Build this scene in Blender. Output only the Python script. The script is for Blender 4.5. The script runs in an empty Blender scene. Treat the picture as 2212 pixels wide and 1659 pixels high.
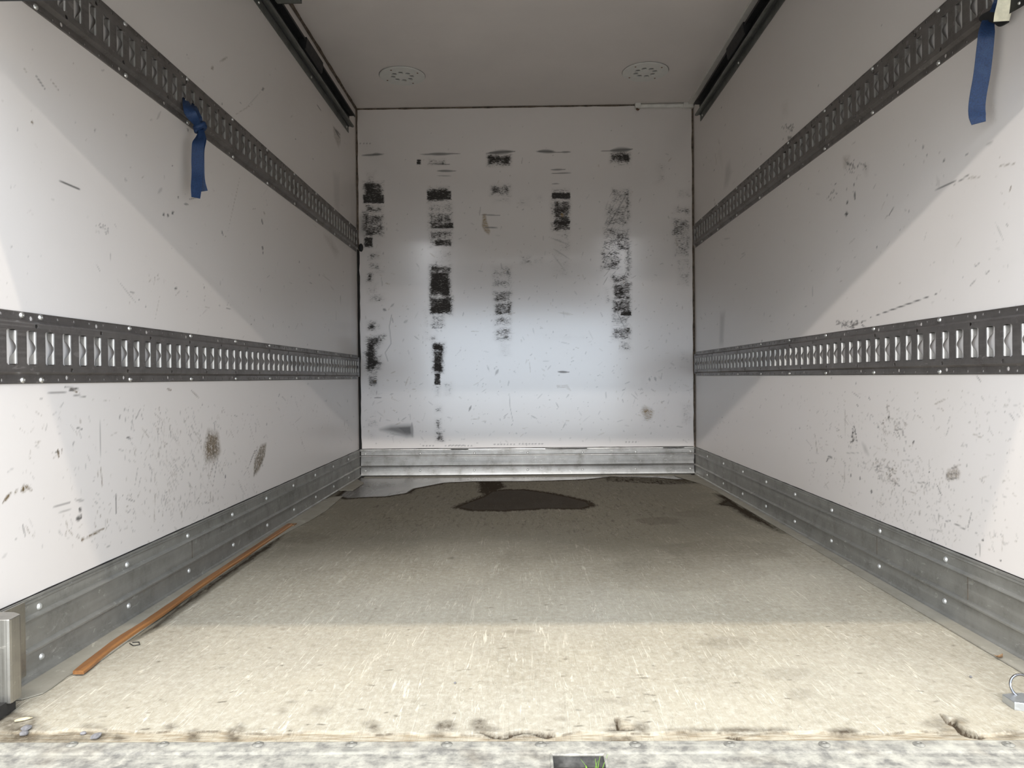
import bpy, math, random
import numpy as np
from mathutils import Vector, Matrix

random.seed(7)
RNG = np.random.default_rng(11)
C = bpy.context.scene.collection
SC = bpy.context.scene

# ------------------------------------------------------------------ camera
F_PX, W_PX, H_PX = 1593.2, 2212.0, 1659.0
YAW, PITCH, ROLL = -0.0143, -0.0097, -0.0095
CAM_Z = 0.5316
_cy, _sy, _cp, _sp = math.cos(YAW), math.sin(YAW), math.cos(PITCH), math.sin(PITCH)
FW = Vector((_sy * _cp, _cy * _cp, _sp))
_rt = Vector((_cy, -_sy, 0.0))
_up = _rt.cross(FW)
_c, _s = math.cos(ROLL), math.sin(ROLL)
RT = _c * _rt + _s * _up
UP = -_s * _rt + _c * _up
cam_data = bpy.data.cameras.new('camera')
cam = bpy.data.objects.new('camera', cam_data)
C.objects.link(cam)
m = Matrix.Identity(4)
for i in range(3):
    m[i][0], m[i][1], m[i][2] = RT[i], UP[i], -FW[i]
m[2][3] = CAM_Z
cam.matrix_world = m
cam_data.sensor_fit = 'HORIZONTAL'
cam_data.sensor_width = 36.0
cam_data.lens = F_PX / W_PX * 36.0
cam_data.clip_start = 0.02
SC.camera = cam

# ------------------------------------------------------------------ light
SC.view_settings.view_transform = 'Standard'
SC.view_settings.look = 'None'
SC.view_settings.gamma = 1.0
SC.view_settings.exposure = 0.0
SC.view_settings.use_curve_mapping = False
world = bpy.data.worlds.new('overcast_sky')
SC.world = world
world.use_nodes = True
_bg = world.node_tree.nodes['Background']
_bg.inputs['Color'].default_value = (0.76, 0.87, 1.0, 1)
_bg.inputs['Strength'].default_value = 3.95


def lamp_row(name, y, z, length, width, power, color):
    d = bpy.data.lights.new(name, 'AREA')
    d.shape = 'RECTANGLE'
    d.size, d.size_y = length, width
    d.energy = power
    d.color = color
    o = bpy.data.objects.new(name, d)
    o.location = (-1.2 if y < -5 else 0, y, z)
    tgt = Vector((0, 2.2, 0.5)) - o.location
    o.rotation_euler = tgt.to_track_quat('-Z', 'Y').to_euler()
    C.objects.link(o)


# tube lamp rows hanging over the yard behind the truck, parallel to its tail
lamp_row('yard_lamp_row_near', -0.45, 4.6, 7.0, 0.10, 225, (1.0, 0.91, 0.78))
lamp_row('yard_lamp_row_middle', -10.0, 4.72, 12.0, 0.10, 1800, (1.0, 0.95, 0.90))
lamp_row('yard_lamp_row_far', -14.1, 4.6, 12.0, 0.2, 520, (0.98, 0.98, 1.0))

# ------------------------------------------------------------------ box dimensions (floor z = 0, camera over y = 0)
XL, XR, YB, ZC = -0.8815, 0.9228, 3.960, 1.978
Y0 = 1.06           # rear end of walls
SK = 0.148          # kick plate height
LOW = (0.5276, 0.6546)
UPP = (1.2060, 1.3330)


def ray(px, py):
    return (FW + RT * ((px - W_PX / 2) / F_PX) - UP * ((py - H_PX / 2) / F_PX)).normalized()


def at(px, py, axis, val):
    """point of the plane <axis> = val that the photograph shows at (px, py)"""
    r = ray(px, py)
    o = (0, 0, CAM_Z)
    t = (val - o[axis]) / r[axis]
    return Vector((r.x * t, r.y * t, CAM_Z + r.z * t))


# ------------------------------------------------------------------ mesh helpers
class MB:
    def __init__(self):
        self.v, self.f = [], []

    def add(self, vs, fs):
        b = len(self.v)
        self.v += [tuple(p) for p in vs]
        self.f += [tuple(i + b for i in f) for f in fs]
        return self

    def box(self, a, b):
        x0, y0, z0 = a
        x1, y1, z1 = b
        vs = [(x0, y0, z0), (x1, y0, z0), (x1, y1, z0), (x0, y1, z0), (x0, y0, z1), (x1, y0, z1), (x1, y1, z1), (x0, y1, z1)]
        return self.add(vs, [(0, 3, 2, 1), (4, 5, 6, 7), (0, 1, 5, 4), (1, 2, 6, 5), (2, 3, 7, 6), (3, 0, 4, 7)])

    def loft(self, rings, closed=True, caps=True):
        n = len(rings[0])
        vs = [p for r in rings for p in r]
        fs = []
        for k in range(len(rings) - 1):
            for i in range(n if closed else n - 1):
                j = (i + 1) % n
                fs.append((k * n + i, k * n + j, (k + 1) * n + j, (k + 1) * n + i))
        if caps and closed:
            fs.append(tuple(range(n - 1, -1, -1)))
            fs.append(tuple((len(rings) - 1) * n + i for i in range(n)))
        return self.add(vs, fs)

    def tube(self, pts, r, n=8, closed_path=False):
        pts = [Vector(p) for p in pts]
        rings = []
        N = len(pts)
        ref = None
        for i, p in enumerate(pts):
            if closed_path:
                t = pts[(i + 1) % N] - pts[i - 1]
            else:
                t = pts[min(i + 1, N - 1)] - pts[max(i - 1, 0)]
            t.normalize()
            if ref is None:
                ref = Vector((0, 0, 1)) if abs(t.z) < .9 else Vector((1, 0, 0))
            a = t.cross(ref).normalized()
            b = a.cross(t).normalized()
            ref = b
            rr = r[i] if isinstance(r, (list, tuple)) else r
            rings.append([p + a * (rr * math.cos(q)) + b * (rr * math.sin(q)) for q in [2 * math.pi * k / n for k in range(n)]])
        if closed_path:
            rings.append(rings[0])
            return self.loft(rings, True, False)
        return self.loft(rings, True, True)

    def ribbon(self, pts, dirs, widths, th):
        rings = []
        N = len(pts)
        for i in range(N):
            p = Vector(pts[i])
            t = (Vector(pts[min(i + 1, N - 1)]) - Vector(pts[max(i - 1, 0)])).normalized()
            d = Vector(dirs[i] if isinstance(dirs, list) else dirs)
            d = (d - t * d.dot(t)).normalized()
            nrm = t.cross(d).normalized()
            w = widths[i] if isinstance(widths, (list, tuple)) else widths
            ring = []
            for u, q in ((-.5, -.5), (-.2, -.5), (.2, -.5), (.5, -.5), (.5, .5), (.2, .5), (-.2, .5), (-.5, .5)):
                ring.append(p + d * (u * w) + nrm * (q * th))
            rings.append(ring)
        return self.loft(rings)

    def lathe(self, prof, n=16, origin=(0, 0, 0), ax=(1, 0, 0), ay=(0, 1, 0), az=(0, 0, 1)):
        """prof: list of (radius, height); radius 0 closes"""
        o, ax, ay, az = Vector(origin), Vector(ax), Vector(ay), Vector(az)
        b = len(self.v)
        idx = []
        for r, h in prof:
            if r == 0:
                self.v.append(tuple(o + az * h))
                idx.append([len(self.v) - 1] * n)
            else:
                row = []
                for k in range(n):
                    q = 2 * math.pi * k / n
                    self.v.append(tuple(o + ax * (r * math.cos(q)) + ay * (r * math.sin(q)) + az * h))
                    row.append(len(self.v) - 1)
                idx.append(row)
        for k in range(len(prof) - 1):
            for i in range(n):
                j = (i + 1) % n
                f = [idx[k][i], idx[k][j], idx[k + 1][j], idx[k + 1][i]]
                g = []
                for q in f:
                    if q not in g:
                        g.append(q)
                if len(g) > 2:
                    self.f.append(tuple(g))
        return self

    def mesh(self, name, mat, smooth=None):
        me = bpy.data.meshes.new(name)
        me.from_pydata(self.v, [], self.f)
        me.update()
        if mat:
            me.materials.append(mat)
        if smooth is not None:
            me.polygons.foreach_set('use_smooth', [True] * len(me.polygons))
            me.set_sharp_from_angle(angle=math.radians(smooth))
        return me

    def obj(self, name, mat, parent=None, smooth=None, loc=None):
        o = bpy.data.objects.new(name, self.mesh(name, mat, smooth))
        C.objects.link(o)
        if parent:
            o.parent = parent
        if loc is not None:
            o.location = loc
        return o


def inst(me, name, parent, loc, rot=None, scale=None):
    o = bpy.data.objects.new(name, me)
    C.objects.link(o)
    o.parent = parent
    o.location = loc
    if rot:
        o.rotation_euler = rot
    if scale:
        o.scale = scale
    return o


def tag(o, label, cat, group=None):
    o['label'] = label
    o['category'] = cat
    if group:
        o['group'] = group
    return o


def struct(o):
    o['kind'] = 'structure'
    return o


def empty(name, loc=(0, 0, 0)):
    o = bpy.data.objects.new(name, None)
    o.location = loc
    o.empty_display_size = .05
    C.objects.link(o)
    return o


# ------------------------------------------------------------------ material helpers
class NT:
    def __init__(self, name):
        self.m = bpy.data.materials.new(name)
        self.m.use_nodes = True
        self.t = self.m.node_tree
        self.b = self.t.nodes['Principled BSDF']
        self.co = self.t.nodes.new('ShaderNodeTexCoord')

    def n(self, t, **kw):
        k = self.t.nodes.new(t)
        for a, v in kw.items():
            setattr(k, a, v)
        return k

    def link(self, a, b):
        self.t.links.new(a, b)

    def val(self, sock, v):
        if hasattr(v, 'is_output') or isinstance(v, bpy.types.NodeSocket):
            self.link(v, sock)
        elif isinstance(v, (tuple, list)) and len(v) == 3 and sock.type == 'RGBA':
            sock.default_value = (*v, 1)
        else:
            sock.default_value = v

    def math(self, op, a, b=None, c=None, clamp=False):
        k = self.n('ShaderNodeMath', operation=op, use_clamp=clamp)
        self.val(k.inputs[0], a)
        if b is not None:
            self.val(k.inputs[1], b)
        if c is not None:
            self.val(k.inputs[2], c)
        return k.outputs[0]

    def mix(self, f, a, b, blend='MIX'):
        k = self.n('ShaderNodeMix', data_type='RGBA', blend_type=blend)
        self.val(k.inputs[0], f)
        self.val(k.inputs[6], a)
        self.val(k.inputs[7], b)
        return k.outputs[2]

    def mapping(self, scale=(1, 1, 1), rot=(0, 0, 0)):
        k = self.n('ShaderNodeMapping')
        self.link(self.co.outputs['Object'], k.inputs[0])
        k.inputs['Scale'].default_value = scale
        k.inputs['Rotation'].default_value = rot
        return k.outputs[0]

    def noise(self, scale=(1, 1, 1), s=1.0, detail=3, rough=.5, dist=0.0, rot=(0, 0, 0), color=False):
        k = self.n('ShaderNodeTexNoise')
        self.link(self.mapping(scale, rot), k.inputs['Vector'])
        k.inputs['Scale'].default_value = s
        k.inputs['Detail'].default_value = detail
        k.inputs['Roughness'].default_value = rough
        k.inputs['Distortion'].default_value = dist
        return k.outputs['Color' if color else 'Fac']

    def range(self, v, a, b, c=0.0, d=1.0, smooth=False):
        k = self.n('ShaderNodeMapRange')
        k.interpolation_type = 'SMOOTHSTEP' if smooth else 'LINEAR'
        self.val(k.inputs[0], v)
        for i, q in enumerate((a, b, c, d)):
            self.val(k.inputs[i + 1], q)
        return k.outputs[0]

    def bump(self, h, strength=.2, dist=.002, normal=None):
        k = self.n('ShaderNodeBump')
        k.inputs['Strength'].default_value = strength
        k.inputs['Distance'].default_value = dist
        self.link(h, k.inputs['Height'])
        if normal:
            self.link(normal, k.inputs['Normal'])
        return k.outputs[0]

    def set(self, **kw):
        names = {'color': 'Base Color', 'rough': 'Roughness', 'metal': 'Metallic', 'normal': 'Normal', 'spec': 'Specular IOR Level',
                 'coat': 'Coat Weight', 'coat_rough': 'Coat Roughness', 'sheen': 'Sheen Weight', 'trans': 'Transmission Weight'}
        for k, v in kw.items():
            self.val(self.b.inputs[names[k]], v)
        return self.m


def attr(t, name):
    k = t.n('ShaderNodeAttribute', attribute_name=name)
    s = t.n('ShaderNodeSeparateColor')
    t.link(k.outputs['Color'], s.inputs[0])
    return s.outputs[0], s.outputs[1], s.outputs[2], k.outputs['Alpha']


def mat_wall(name, hatch, speck=.22, browncol=(.13, .09, .045), base=(.665, .615, .578), rough=.30, coat=0.0, spec=.5, ior=1.5):
    """white gel-coat panel; attribute 'marks': R rubbed-on black scuff, G solid dark mark, B brown soiling"""
    t = NT(name)
    r, g, b, a = attr(t, 'marks')
    cloud = t.noise((1, 1, 1), 2.2, 3, .5)
    cloud2 = t.noise((1, 1, 1), 9, 4, .6)
    col = t.mix(t.range(cloud, .35, .75, 0, .22), base, (base[0] * .93, base[1] * .915, base[2] * .87))
    col = t.mix(t.range(cloud2, .58, .8, 0, .10), col, (.52, .49, .44))
    # fine grime specks
    sp = t.noise((1, 1, 1), 150, 2, .6)
    msk = t.noise((1, 1, 1), 5, 3, .6)
    spk = t.math('MULTIPLY', t.range(sp, .70, .76), t.range(msk, .50, .74))
    col = t.mix(t.math('MULTIPLY', spk, speck), col, (.22, .20, .17))
    fine = t.noise(**hatch[0])
    fine2 = t.noise(**hatch[1])
    hn = t.math('ADD', t.math('MULTIPLY', fine, .6), t.math('MULTIPLY', fine2, .4))
    # coverage grows with R
    patch = t.noise(**hatch[2])
    cov = t.math('ADD', r, t.math('MULTIPLY', t.math('SUBTRACT', patch, .48), 1.15))
    cov = t.math('MULTIPLY', cov, t.range(r, .02, .30), clamp=True)
    thr = t.range(cov, 0, 1, .70, .33)
    sc = t.range(t.math('SUBTRACT', hn, thr), -.02, .10)
    sc = t.math('MULTIPLY', sc, t.range(cov, 0.02, .25), clamp=True)
    sc = t.math('MULTIPLY', sc, .80)
    sc = t.math('ADD', sc, t.math('MULTIPLY', cov, .22), clamp=True)
    col = t.mix(t.math('MULTIPLY', sc, .97), col, (.030, .027, .025))
    brn = t.math('MULTIPLY', b, t.range(hn, .38, .54, .15, 1.15), clamp=True)
    col = t.mix(brn, col, browncol)
    col = t.mix(t.math('MULTIPLY', g, .92), col, (.04, .036, .032))
    rg = t.math('ADD', rough, t.math('MULTIPLY', t.math('ADD', sc, g), .2))
    wav = t.noise((1, 1, 1), 3.5, 2, .5)
    nb = t.bump(wav, .25, .004)
    t.b.inputs['Coat IOR'].default_value = ior
    return t.set(color=col, rough=rg, normal=nb, spec=t.math('MULTIPLY', t.math('SUBTRACT', 1.0, sc), spec), coat=t.math('MULTIPLY', t.math('SUBTRACT', 1.0, t.math('MAXIMUM', sc, g)), coat), coat_rough=.17)



H_BACK = [dict(scale=(85, 1, 300), s=1, detail=4, rough=.7, dist=.5, rot=(0, .45, 0)), dict(scale=(40, 1, 380), s=1, detail=2, rough=.6), dict(scale=(16, 1, 26), s=1, detail=4, rough=.65, rot=(0, .3, 0))]
H_SIDE = [dict(scale=(1, 150, 150), s=1, detail=3, rough=.6, dist=.5), dict(scale=(1, 230, 22), s=1, detail=3, rough=.65), dict(scale=(1, 20, 14), s=1, detail=4, rough=.6)]
M_BACK = mat_wall('white_panel_back', H_BACK, speck=0.0, browncol=(.24, .15, .05), rough=.28, coat=1.0, spec=1.0, ior=1.9)
M_SIDE = mat_wall('white_panel_side', H_SIDE, rough=.33)


def mat_plain(name, color, rough=.5, metal=0.0, var=.12, scale=30.0, bump=.0, spec=.5, coat=0.0):
    t = NT(name)
    nz = t.noise((1, 1, 1), scale, 4, .6)
    dk = tuple(c * (1 - var * 2) for c in color)
    lt = tuple(min(1, c * (1 + var)) for c in color)
    col = t.mix(t.range(nz, .3, .7), dk, lt)
    kw = dict(color=col, rough=t.range(nz, .3, .7, max(.03, rough - .06), min(1, rough + .08)), metal=metal, spec=spec, coat=coat)
    if bump:
        kw['normal'] = t.bump(nz, bump, .002)
    return t.set(**kw)


def mat_metal(name, color, dark, rough, metal=.9, streak=(1, 1, 1), dirt=.5, dirtcol=(.10, .085, .07)):
    t = NT(name)
    n1 = t.noise((1, 1, 1), 14, 4, .65)
    n2 = t.noise(streak, 1, 3, .6)
    sp = t.noise((1, 1, 1), 110, 3, .7)
    col = t.mix(t.range(n1, .3, .7), color, dark)
    col = t.mix(t.range(n2, .5, .75, 0, .5), col, tuple(min(1, c * 1.25) for c in color))
    dm = t.math('MULTIPLY', t.range(n1, .52, .75, 0, dirt), t.range(sp, .4, .6))
    col = t.mix(dm, col, dirtcol)
    scn = t.noise((22, 22, 50), 1, 5, .75, 1.2)
    col = t.mix(t.range(scn, .60, .68, 0, .45), col, tuple(min(1, c * 1.9) for c in color))
    rg = t.math('ADD', t.range(n2, .3, .7, rough - .08, rough + .1), t.math('MULTIPLY', dm, .3))
    nb = t.bump(sp, .06, .001)
    return t.set(color=col, rough=rg, metal=t.math('SUBTRACT', metal, t.math('MULTIPLY', dm, .6)), normal=nb)


M_CEIL = mat_plain('white_ceiling_panel', (.69, .635, .595), .5, var=.03, scale=3)
M_KICK = mat_metal('ribbed_aluminium', (.325, .315, .288), (.235, .228, .205), .50, .60, (30, 1.2, 60), .45)
M_KICKB = mat_metal('ribbed_aluminium_back', (.33, .322, .305), (.22, .215, .20), .38, .85, (1.5, 30, 60), .5)
M_FLANGE = mat_metal('dusty_aluminium_flange', (.30, .275, .225), (.24, .22, .175), .8, .1, (40, 2, 40), .35, (.2, .17, .13))
M_RAIL = mat_metal('dark_zinc_rail', (.25, .232, .22), (.175, .16, .152), .46, .85, (60, 2, 200), .5, (.06, .04, .032))
M_LIP = mat_metal('bright_zinc_lip', (.40, .385, .36), (.30, .287, .268), .45, .85, (60, 60, 20), .3, (.2, .16, .11))
M_SCREW = mat_metal('zinc_screw', (.68, .67, .64), (.5, .49, .47), .3, .9, (60, 60, 60), .2)
M_RIVET = mat_metal('aluminium_rivet', (.74, .735, .71), (.6, .6, .58), .4, .7, (60, 60, 60), .15)
M_TRACK = mat_metal('dull_steel_track', (.20, .205, .19), (.13, .135, .125), .5, .7, (40, 1, 40), .4)
M_BLACK = mat_plain('black_rubber', (.012, .012, .013), .6, var=.2, scale=60)
M_SEAL_BLK = mat_plain('black_corner_sealant', (.014, .012, .010), .75, var=.4, scale=40, bump=.3)
M_SEAL_BRN = mat_plain('brown_corner_sealant', (.13, .098, .07), .8, var=.35, scale=50, bump=.3)
M_PLASTIC = mat_plain('white_lamp_plastic', (.66, .645, .60), .4, var=.04, scale=20)
M_LENS = mat_plain('dull_lamp_lens', (.13, .125, .11), .25, var=.1, scale=80)
M_CONDUIT = mat_plain('aged_white_conduit', (.66, .64, .59), .45, var=.06, scale=30)
M_RUST = mat_plain('rusty_clip', (.16, .08, .045), .8, var=.3, scale=80)
M_STEEL = mat_metal('brushed_stainless', (.42, .405, .37), (.30, .288, .262), .34, .95, (200, 200, 2), .25)
M_LOCK = mat_metal('satin_lock_body', (.52, .53, .53), (.42, .43, .43), .42, .85, (1, 200, 200), .1)
M_CHROME = mat_plain('chrome_shackle', (.26, .26, .28), .12, 1.0, .03)
M_TAG = mat_plain('yellowed_tag', (.62, .58, .43), .6, var=.15, scale=40)
M_PEB = mat_plain('grey_pebble', (.20, .19, .19), .7, var=.25, scale=120, bump=.3)
M_CHIP = mat_plain('pale_wood_chip', (.48, .41, .27), .8, var=.15, scale=90)
M_LEAF = mat_plain('dry_brown_leaf', (.26, .15, .07), .75, var=.35, scale=120, bump=.4)
M_GRASS = mat_plain('green_grass', (.22, .46, .04), .5, var=.2, scale=60)
M_DOOR = mat_plain('grey_door_panel', (.42, .42, .41), .5, var=.06, scale=8)
M_SHELL = mat_plain('white_truck_shell', (.6, .6, .6), .5, var=.03)


def mat_webbing():
    t = NT('blue_polyester_webbing')
    w = t.noise((1, 1, 1), 420, 2, .6)
    g = t.noise((1, 1, 1), 26, 3, .6)
    col = t.mix(t.range(w, .3, .7), (.0030, .0150, .050), (.0065, .033, .105))
    col = t.mix(t.range(g, .56, .8, 0, .4), col, (.035, .07, .14))
    return t.set(color=col, rough=.65, normal=t.bump(w, .4, .001))


M_WEB = mat_webbing()


def mat_strip():
    t = NT('varnished_brown_wood')
    g = t.noise((140, 6, 140), 1, 4, .6, .4)
    col = t.mix(t.range(g, .3, .7), (.19, .078, .026), (.34, .155, .052))
    return t.set(color=col, rough=.42, normal=t.bump(g, .3, .002))


M_STRIP = mat_strip()


def mat_floor():
    """weathered coated plywood; 'marks': R wet (low: only darker), G dark stain and gap shade, B worn light; alpha: raw broken ply"""
    t = NT('weathered_plywood_floor')
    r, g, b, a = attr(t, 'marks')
    big = t.noise((1, 1, 1), 1.6, 4, .55)
    mid = t.noise((9, 4, 1), 1, 5, .65)
    fib = t.noise((210, 90, 1), 1, 5, .75, .4)
    spk = t.noise((1, 1, 1), 240, 3, .7)
    col = t.mix(t.range(mid, .3, .7), (.30, .263, .197), (.375, .332, .25))
    col = t.mix(t.range(big, .35, .7, 0, .5), col, (.345, .318, .262))
    col = t.mix(t.range(fib, .52, .66, 0, .55), col, (.45, .415, .345))
    col = t.mix(t.range(spk, .56, .72, 0, .6), col, (.21, .18, .135))
    cr = t.noise((75, 60, 1), 1, 6, .72, .3)
    col = t.mix(t.range(cr, .50, .66, 0, .55), col, (.46, .43, .36))
    col = t.mix(t.range(cr, .46, .32, 0, .5), col, (.20, .175, .13))
    # pale raised grain lines running to the back
    ln = t.noise((64, 3.4, 1), 1, 3, .55, 1.0)
    line = t.range(t.math('ABSOLUTE', t.math('SUBTRACT', ln, .5)), 0.0, .022, 1, 0)
    gate = t.range(t.noise((14, 9, 1), 1, 4, .65), .40, .62)
    gate = t.math('MAXIMUM', gate, b)
    lm = t.math('MULTIPLY', line, t.math('MULTIPLY', gate, .68))
    col = t.mix(t.math('MULTIPLY', lm, .62), col, (.60, .56, .48))
    # long worn patches
    col = t.mix(t.math('MULTIPLY', b, t.range(spk, .35, .65, .0, .5)), col, (.52, .485, .41))
    st = t.math('MULTIPLY', g, t.range(t.noise((1, 1, 1), 70, 4, .7), .30, .58, .35, 1.0), clamp=True)
    darken_n = t.noise((3, 5, 1), 1, 4, .65)
    darken = t.range(t.math('ADD', r, t.math('MULTIPLY', t.math('SUBTRACT', darken_n, .5), .14)), .04, .30, smooth=True)
    col = t.mix(t.math('MULTIPLY', darken, .60), col, (.040, .033, .018))  # low R darkens the colour, broadest on the rear floor
    wetn = t.noise((75, 16, 1), 1, 5, .7, .8)
    wm = t.range(t.math('ADD', r, t.math('MULTIPLY', t.math('SUBTRACT', wetn, .5), .9)), .36, .62)
    col = t.mix(wm, col, t.mix(.88, col, (.030, .022, .016)))
    col = t.mix(t.math('MULTIPLY', lm, .62), col, (1.7, 1.66, 1.6), 'MULTIPLY')
    # broken ply edge
    pl = t.noise((30, 220, 60), 1, 3, .6)
    col = t.mix(a, col, t.mix(t.range(pl, .35, .65), (.22, .165, .10), (.40, .355, .27)))
    col = t.mix(t.math('MAXIMUM', st, t.range(g, .90, .99)), col, (.060, .044, .028))
    h = t.math('ADD', t.math('MULTIPLY', fib, .35), t.math('MULTIPLY', line, .9))
    h = t.math('ADD', h, t.math('MULTIPLY', spk, .35))
    wet2 = t.range(r, .78, .98)
    rg = t.math('SUBTRACT', t.range(mid, .3, .7, .80, .92), t.math('ADD', t.math('MULTIPLY', wm, .06), t.math('MULTIPLY', wet2, .55)))
    nb = t.bump(h, .5, .0016)
    sp = t.math('ADD', t.math('MULTIPLY', t.math('SUBTRACT', 1.0, wm), .18), t.math('MULTIPLY', wet2, .5))
    return t.set(color=col, rough=rg, normal=nb, spec=sp)


M_FLOOR = mat_floor()


def mat_sill():
    t = NT('worn_aluminium_sill')
    n1 = t.noise((1, 1, 1), 45, 4, .7)
    n2 = t.noise((6, 60, 1), 1, 3, .6)
    n3 = t.noise((1, 1, 1), 9, 3, .6)
    col = t.mix(t.range(n1, .35, .65), (.165, .155, .138), (.40, .375, .315))
    col = t.mix(t.range(n2, .5, .7, 0, .6), col, (.40, .38, .32))
    col = t.mix(t.range(n3, .56, .75, 0, .45), col, (.2, .16, .11))
    return t.set(color=col, rough=t.range(n1, .3, .7, .45, .65), metal=.12, spec=.2, normal=t.bump(n1, .25, .002))


M_SILL = mat_sill()
M_SILLDK = mat_plain('shaded_recess_metal', (.12, .115, .105), .6, .4, .3, 60)  # sill metal darkened to carry the shade inside the hand slot
M_SILLSCR = mat_plain('grimy_sill_screw', (.27, .255, .22), .55, .4, .3, 90)
M_GROUND = mat_plain('pale_concrete_yard', (.50, .475, .44), .9, var=.1, scale=2)


# ------------------------------------------------------------------ painted panels (dense grids with a 'marks' attribute)
class Panel:
    def __init__(self, us, vs):
        self.u, self.v = np.asarray(us), np.asarray(vs)
        self.a = np.zeros((len(self.v), len(self.u), 4), np.float32)

    def window(self, u0, u1, v0, v1):
        i0, i1 = np.searchsorted(self.u, [u0, u1])
        j0, j1 = np.searchsorted(self.v, [v0, v1])
        return slice(max(j0 - 1, 0), j1 + 1), slice(max(i0 - 1, 0), i1 + 1)

    def line(self, p, q, w, val, ch, taper=False):
        w = max(w, 1e-4)
        js, is_ = self.window(min(p[0], q[0]) - w * 1.5, max(p[0], q[0]) + w * 1.5, min(p[1], q[1]) - w * 1.5, max(p[1], q[1]) + w * 1.5)
        U, V = np.meshgrid(self.u[is_], self.v[js])
        if U.size == 0:
            return
        dx, dy = q[0] - p[0], q[1] - p[1]
        L = dx * dx + dy * dy + 1e-12
        t = np.clip(((U - p[0]) * dx + (V - p[1]) * dy) / L, 0, 1)
        d = np.hypot(U - p[0] - t * dx, V - p[1] - t * dy)
        ww = w * (np.sin(np.pi * np.clip(t, .04, .96)) if taper else 1)
        k = np.clip(1.25 - d / (ww + 1e-6), 0, 1) * val
        self.a[js, is_, ch] = np.maximum(self.a[js, is_, ch], k)

    def poly_line(self, pts, w, val, ch):
        for a, b in zip(pts[:-1], pts[1:]):
            self.line(a, b, w, val, ch)

    def poly(self, pts, val, ch, soft=.004, combine='max'):
        P = np.array([(p[0], p[1]) for p in pts])
        js, is_ = self.window(P[:, 0].min() - soft * 2, P[:, 0].max() + soft * 2, P[:, 1].min() - soft * 2, P[:, 1].max() + soft * 2)
        U, V = np.meshgrid(self.u[is_], self.v[js])
        if U.size == 0:
            return
        inside = np.zeros(U.shape, bool)
        dist = np.full(U.shape, 1e9)
        n = len(P)
        for i in range(n):
            x0, y0 = P[i]
            x1, y1 = P[(i + 1) % n]
            cond = ((y0 > V) != (y1 > V)) & (U < (x1 - x0) * (V - y0) / (y1 - y0 + 1e-12) + x0)
            inside ^= cond
            dx, dy = x1 - x0, y1 - y0
            t = np.clip(((U - x0) * dx + (V - y0) * dy) / (dx * dx + dy * dy + 1e-12), 0, 1)
            dist = np.minimum(dist, np.hypot(U - x0 - t * dx, V - y0 - t * dy))
        sd = np.where(inside, dist, -dist)
        k = np.clip(.5 + sd / (2 * soft), 0, 1) * val
        self.a[js, is_, ch] = np.maximum(self.a[js, is_, ch], k)

    def build(self, name, fn, mat, dz=None, flip=False):
        nu, nv = len(self.u), len(self.v)
        U, V = np.meshgrid(self.u, self.v)
        P = fn(U, V, dz if dz is not None else 0 * U).reshape(-1, 3).astype(np.float32)
        me = bpy.data.meshes.new(name)
        nq = (nu - 1) * (nv - 1)
        me.vertices.add(nu * nv)
        me.vertices.foreach_set('co', P.ravel())
        I = np.arange(nu * nv).reshape(nv, nu)
        q = np.stack([I[:-1, :-1], I[:-1, 1:], I[1:, 1:], I[1:, :-1]], -1).reshape(-1, 4)
        if flip:
            q = q[:, ::-1]
        me.loops.add(nq * 4)
        me.loops.foreach_set('vertex_index', q.ravel().astype(np.int32))
        me.polygons.add(nq)
        me.polygons.foreach_set('loop_start', np.arange(0, nq * 4, 4, dtype=np.int32))
        me.update(calc_edges=True)
        at_ = me.color_attributes.new('marks', 'FLOAT_COLOR', 'POINT')
        at_.data.foreach_set('color', self.a.reshape(-1).astype(np.float32))
        me.materials.append(mat)
        o = bpy.data.objects.new(name, me)
        C.objects.link(o)
        return o


def graded(y0, y1, d0, power=2.0):
    out = [y0]
    while out[-1] < y1:
        out.append(out[-1] + d0 * (out[-1] / y0) ** power)
    out[-1] = y1
    return np.array(out)


# ---- back wall
PB = Panel(np.arange(XL, XR + .002, .0040), np.arange(SK - .01, ZC + .002, .0040))


def bw(px, py):
    p = at(px, py, 1, YB)
    return (p.x, p.z)


def rect_b(x0, y0, x1, y1, val, ch=0, soft=.018):
    PB.poly([bw(x0, y0), bw(x1, y0), bw(x1, y1), bw(x0, y1)], val, ch, soft)


S = rect_b
# first column from the left
S(790, 370, 812, 396, .45); S(784, 392, 828, 436, .86); S(784, 420, 830, 440, .95, 0, .006); S(788, 440, 828, 462, .66); S(786, 462, 830, 512, .70)
S(783, 455, 800, 500, .8, 0, .02); S(786, 512, 806, 535, .92, 0, .008); S(800, 512, 826, 525, .4); S(796, 545, 820, 562, .6); S(796, 566, 822, 585, .5)
S(791, 585, 806, 612, .72); S(806, 580, 832, 592, .4); S(792, 612, 815, 634, .5); S(793, 634, 832, 654, .42)
S(793, 694, 812, 716, .8); S(812, 700, 822, 712, .5)
PB.poly([bw(793, 730), bw(830, 724), bw(824, 742), bw(806, 760), bw(820, 775), bw(826, 785), bw(806, 800), bw(800, 812), bw(790, 800), bw(789, 760)], .95, 0, .030)
S(806, 765, 826, 800, .55, 0, .012); S(795, 800, 816, 836, .6, 0, .01); S(796, 836, 818, 856, .35); S(792, 905, 818, 924, .40); S(798, 885, 815, 900, .28)
S(794, 924, 816, 958, .25)
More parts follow.
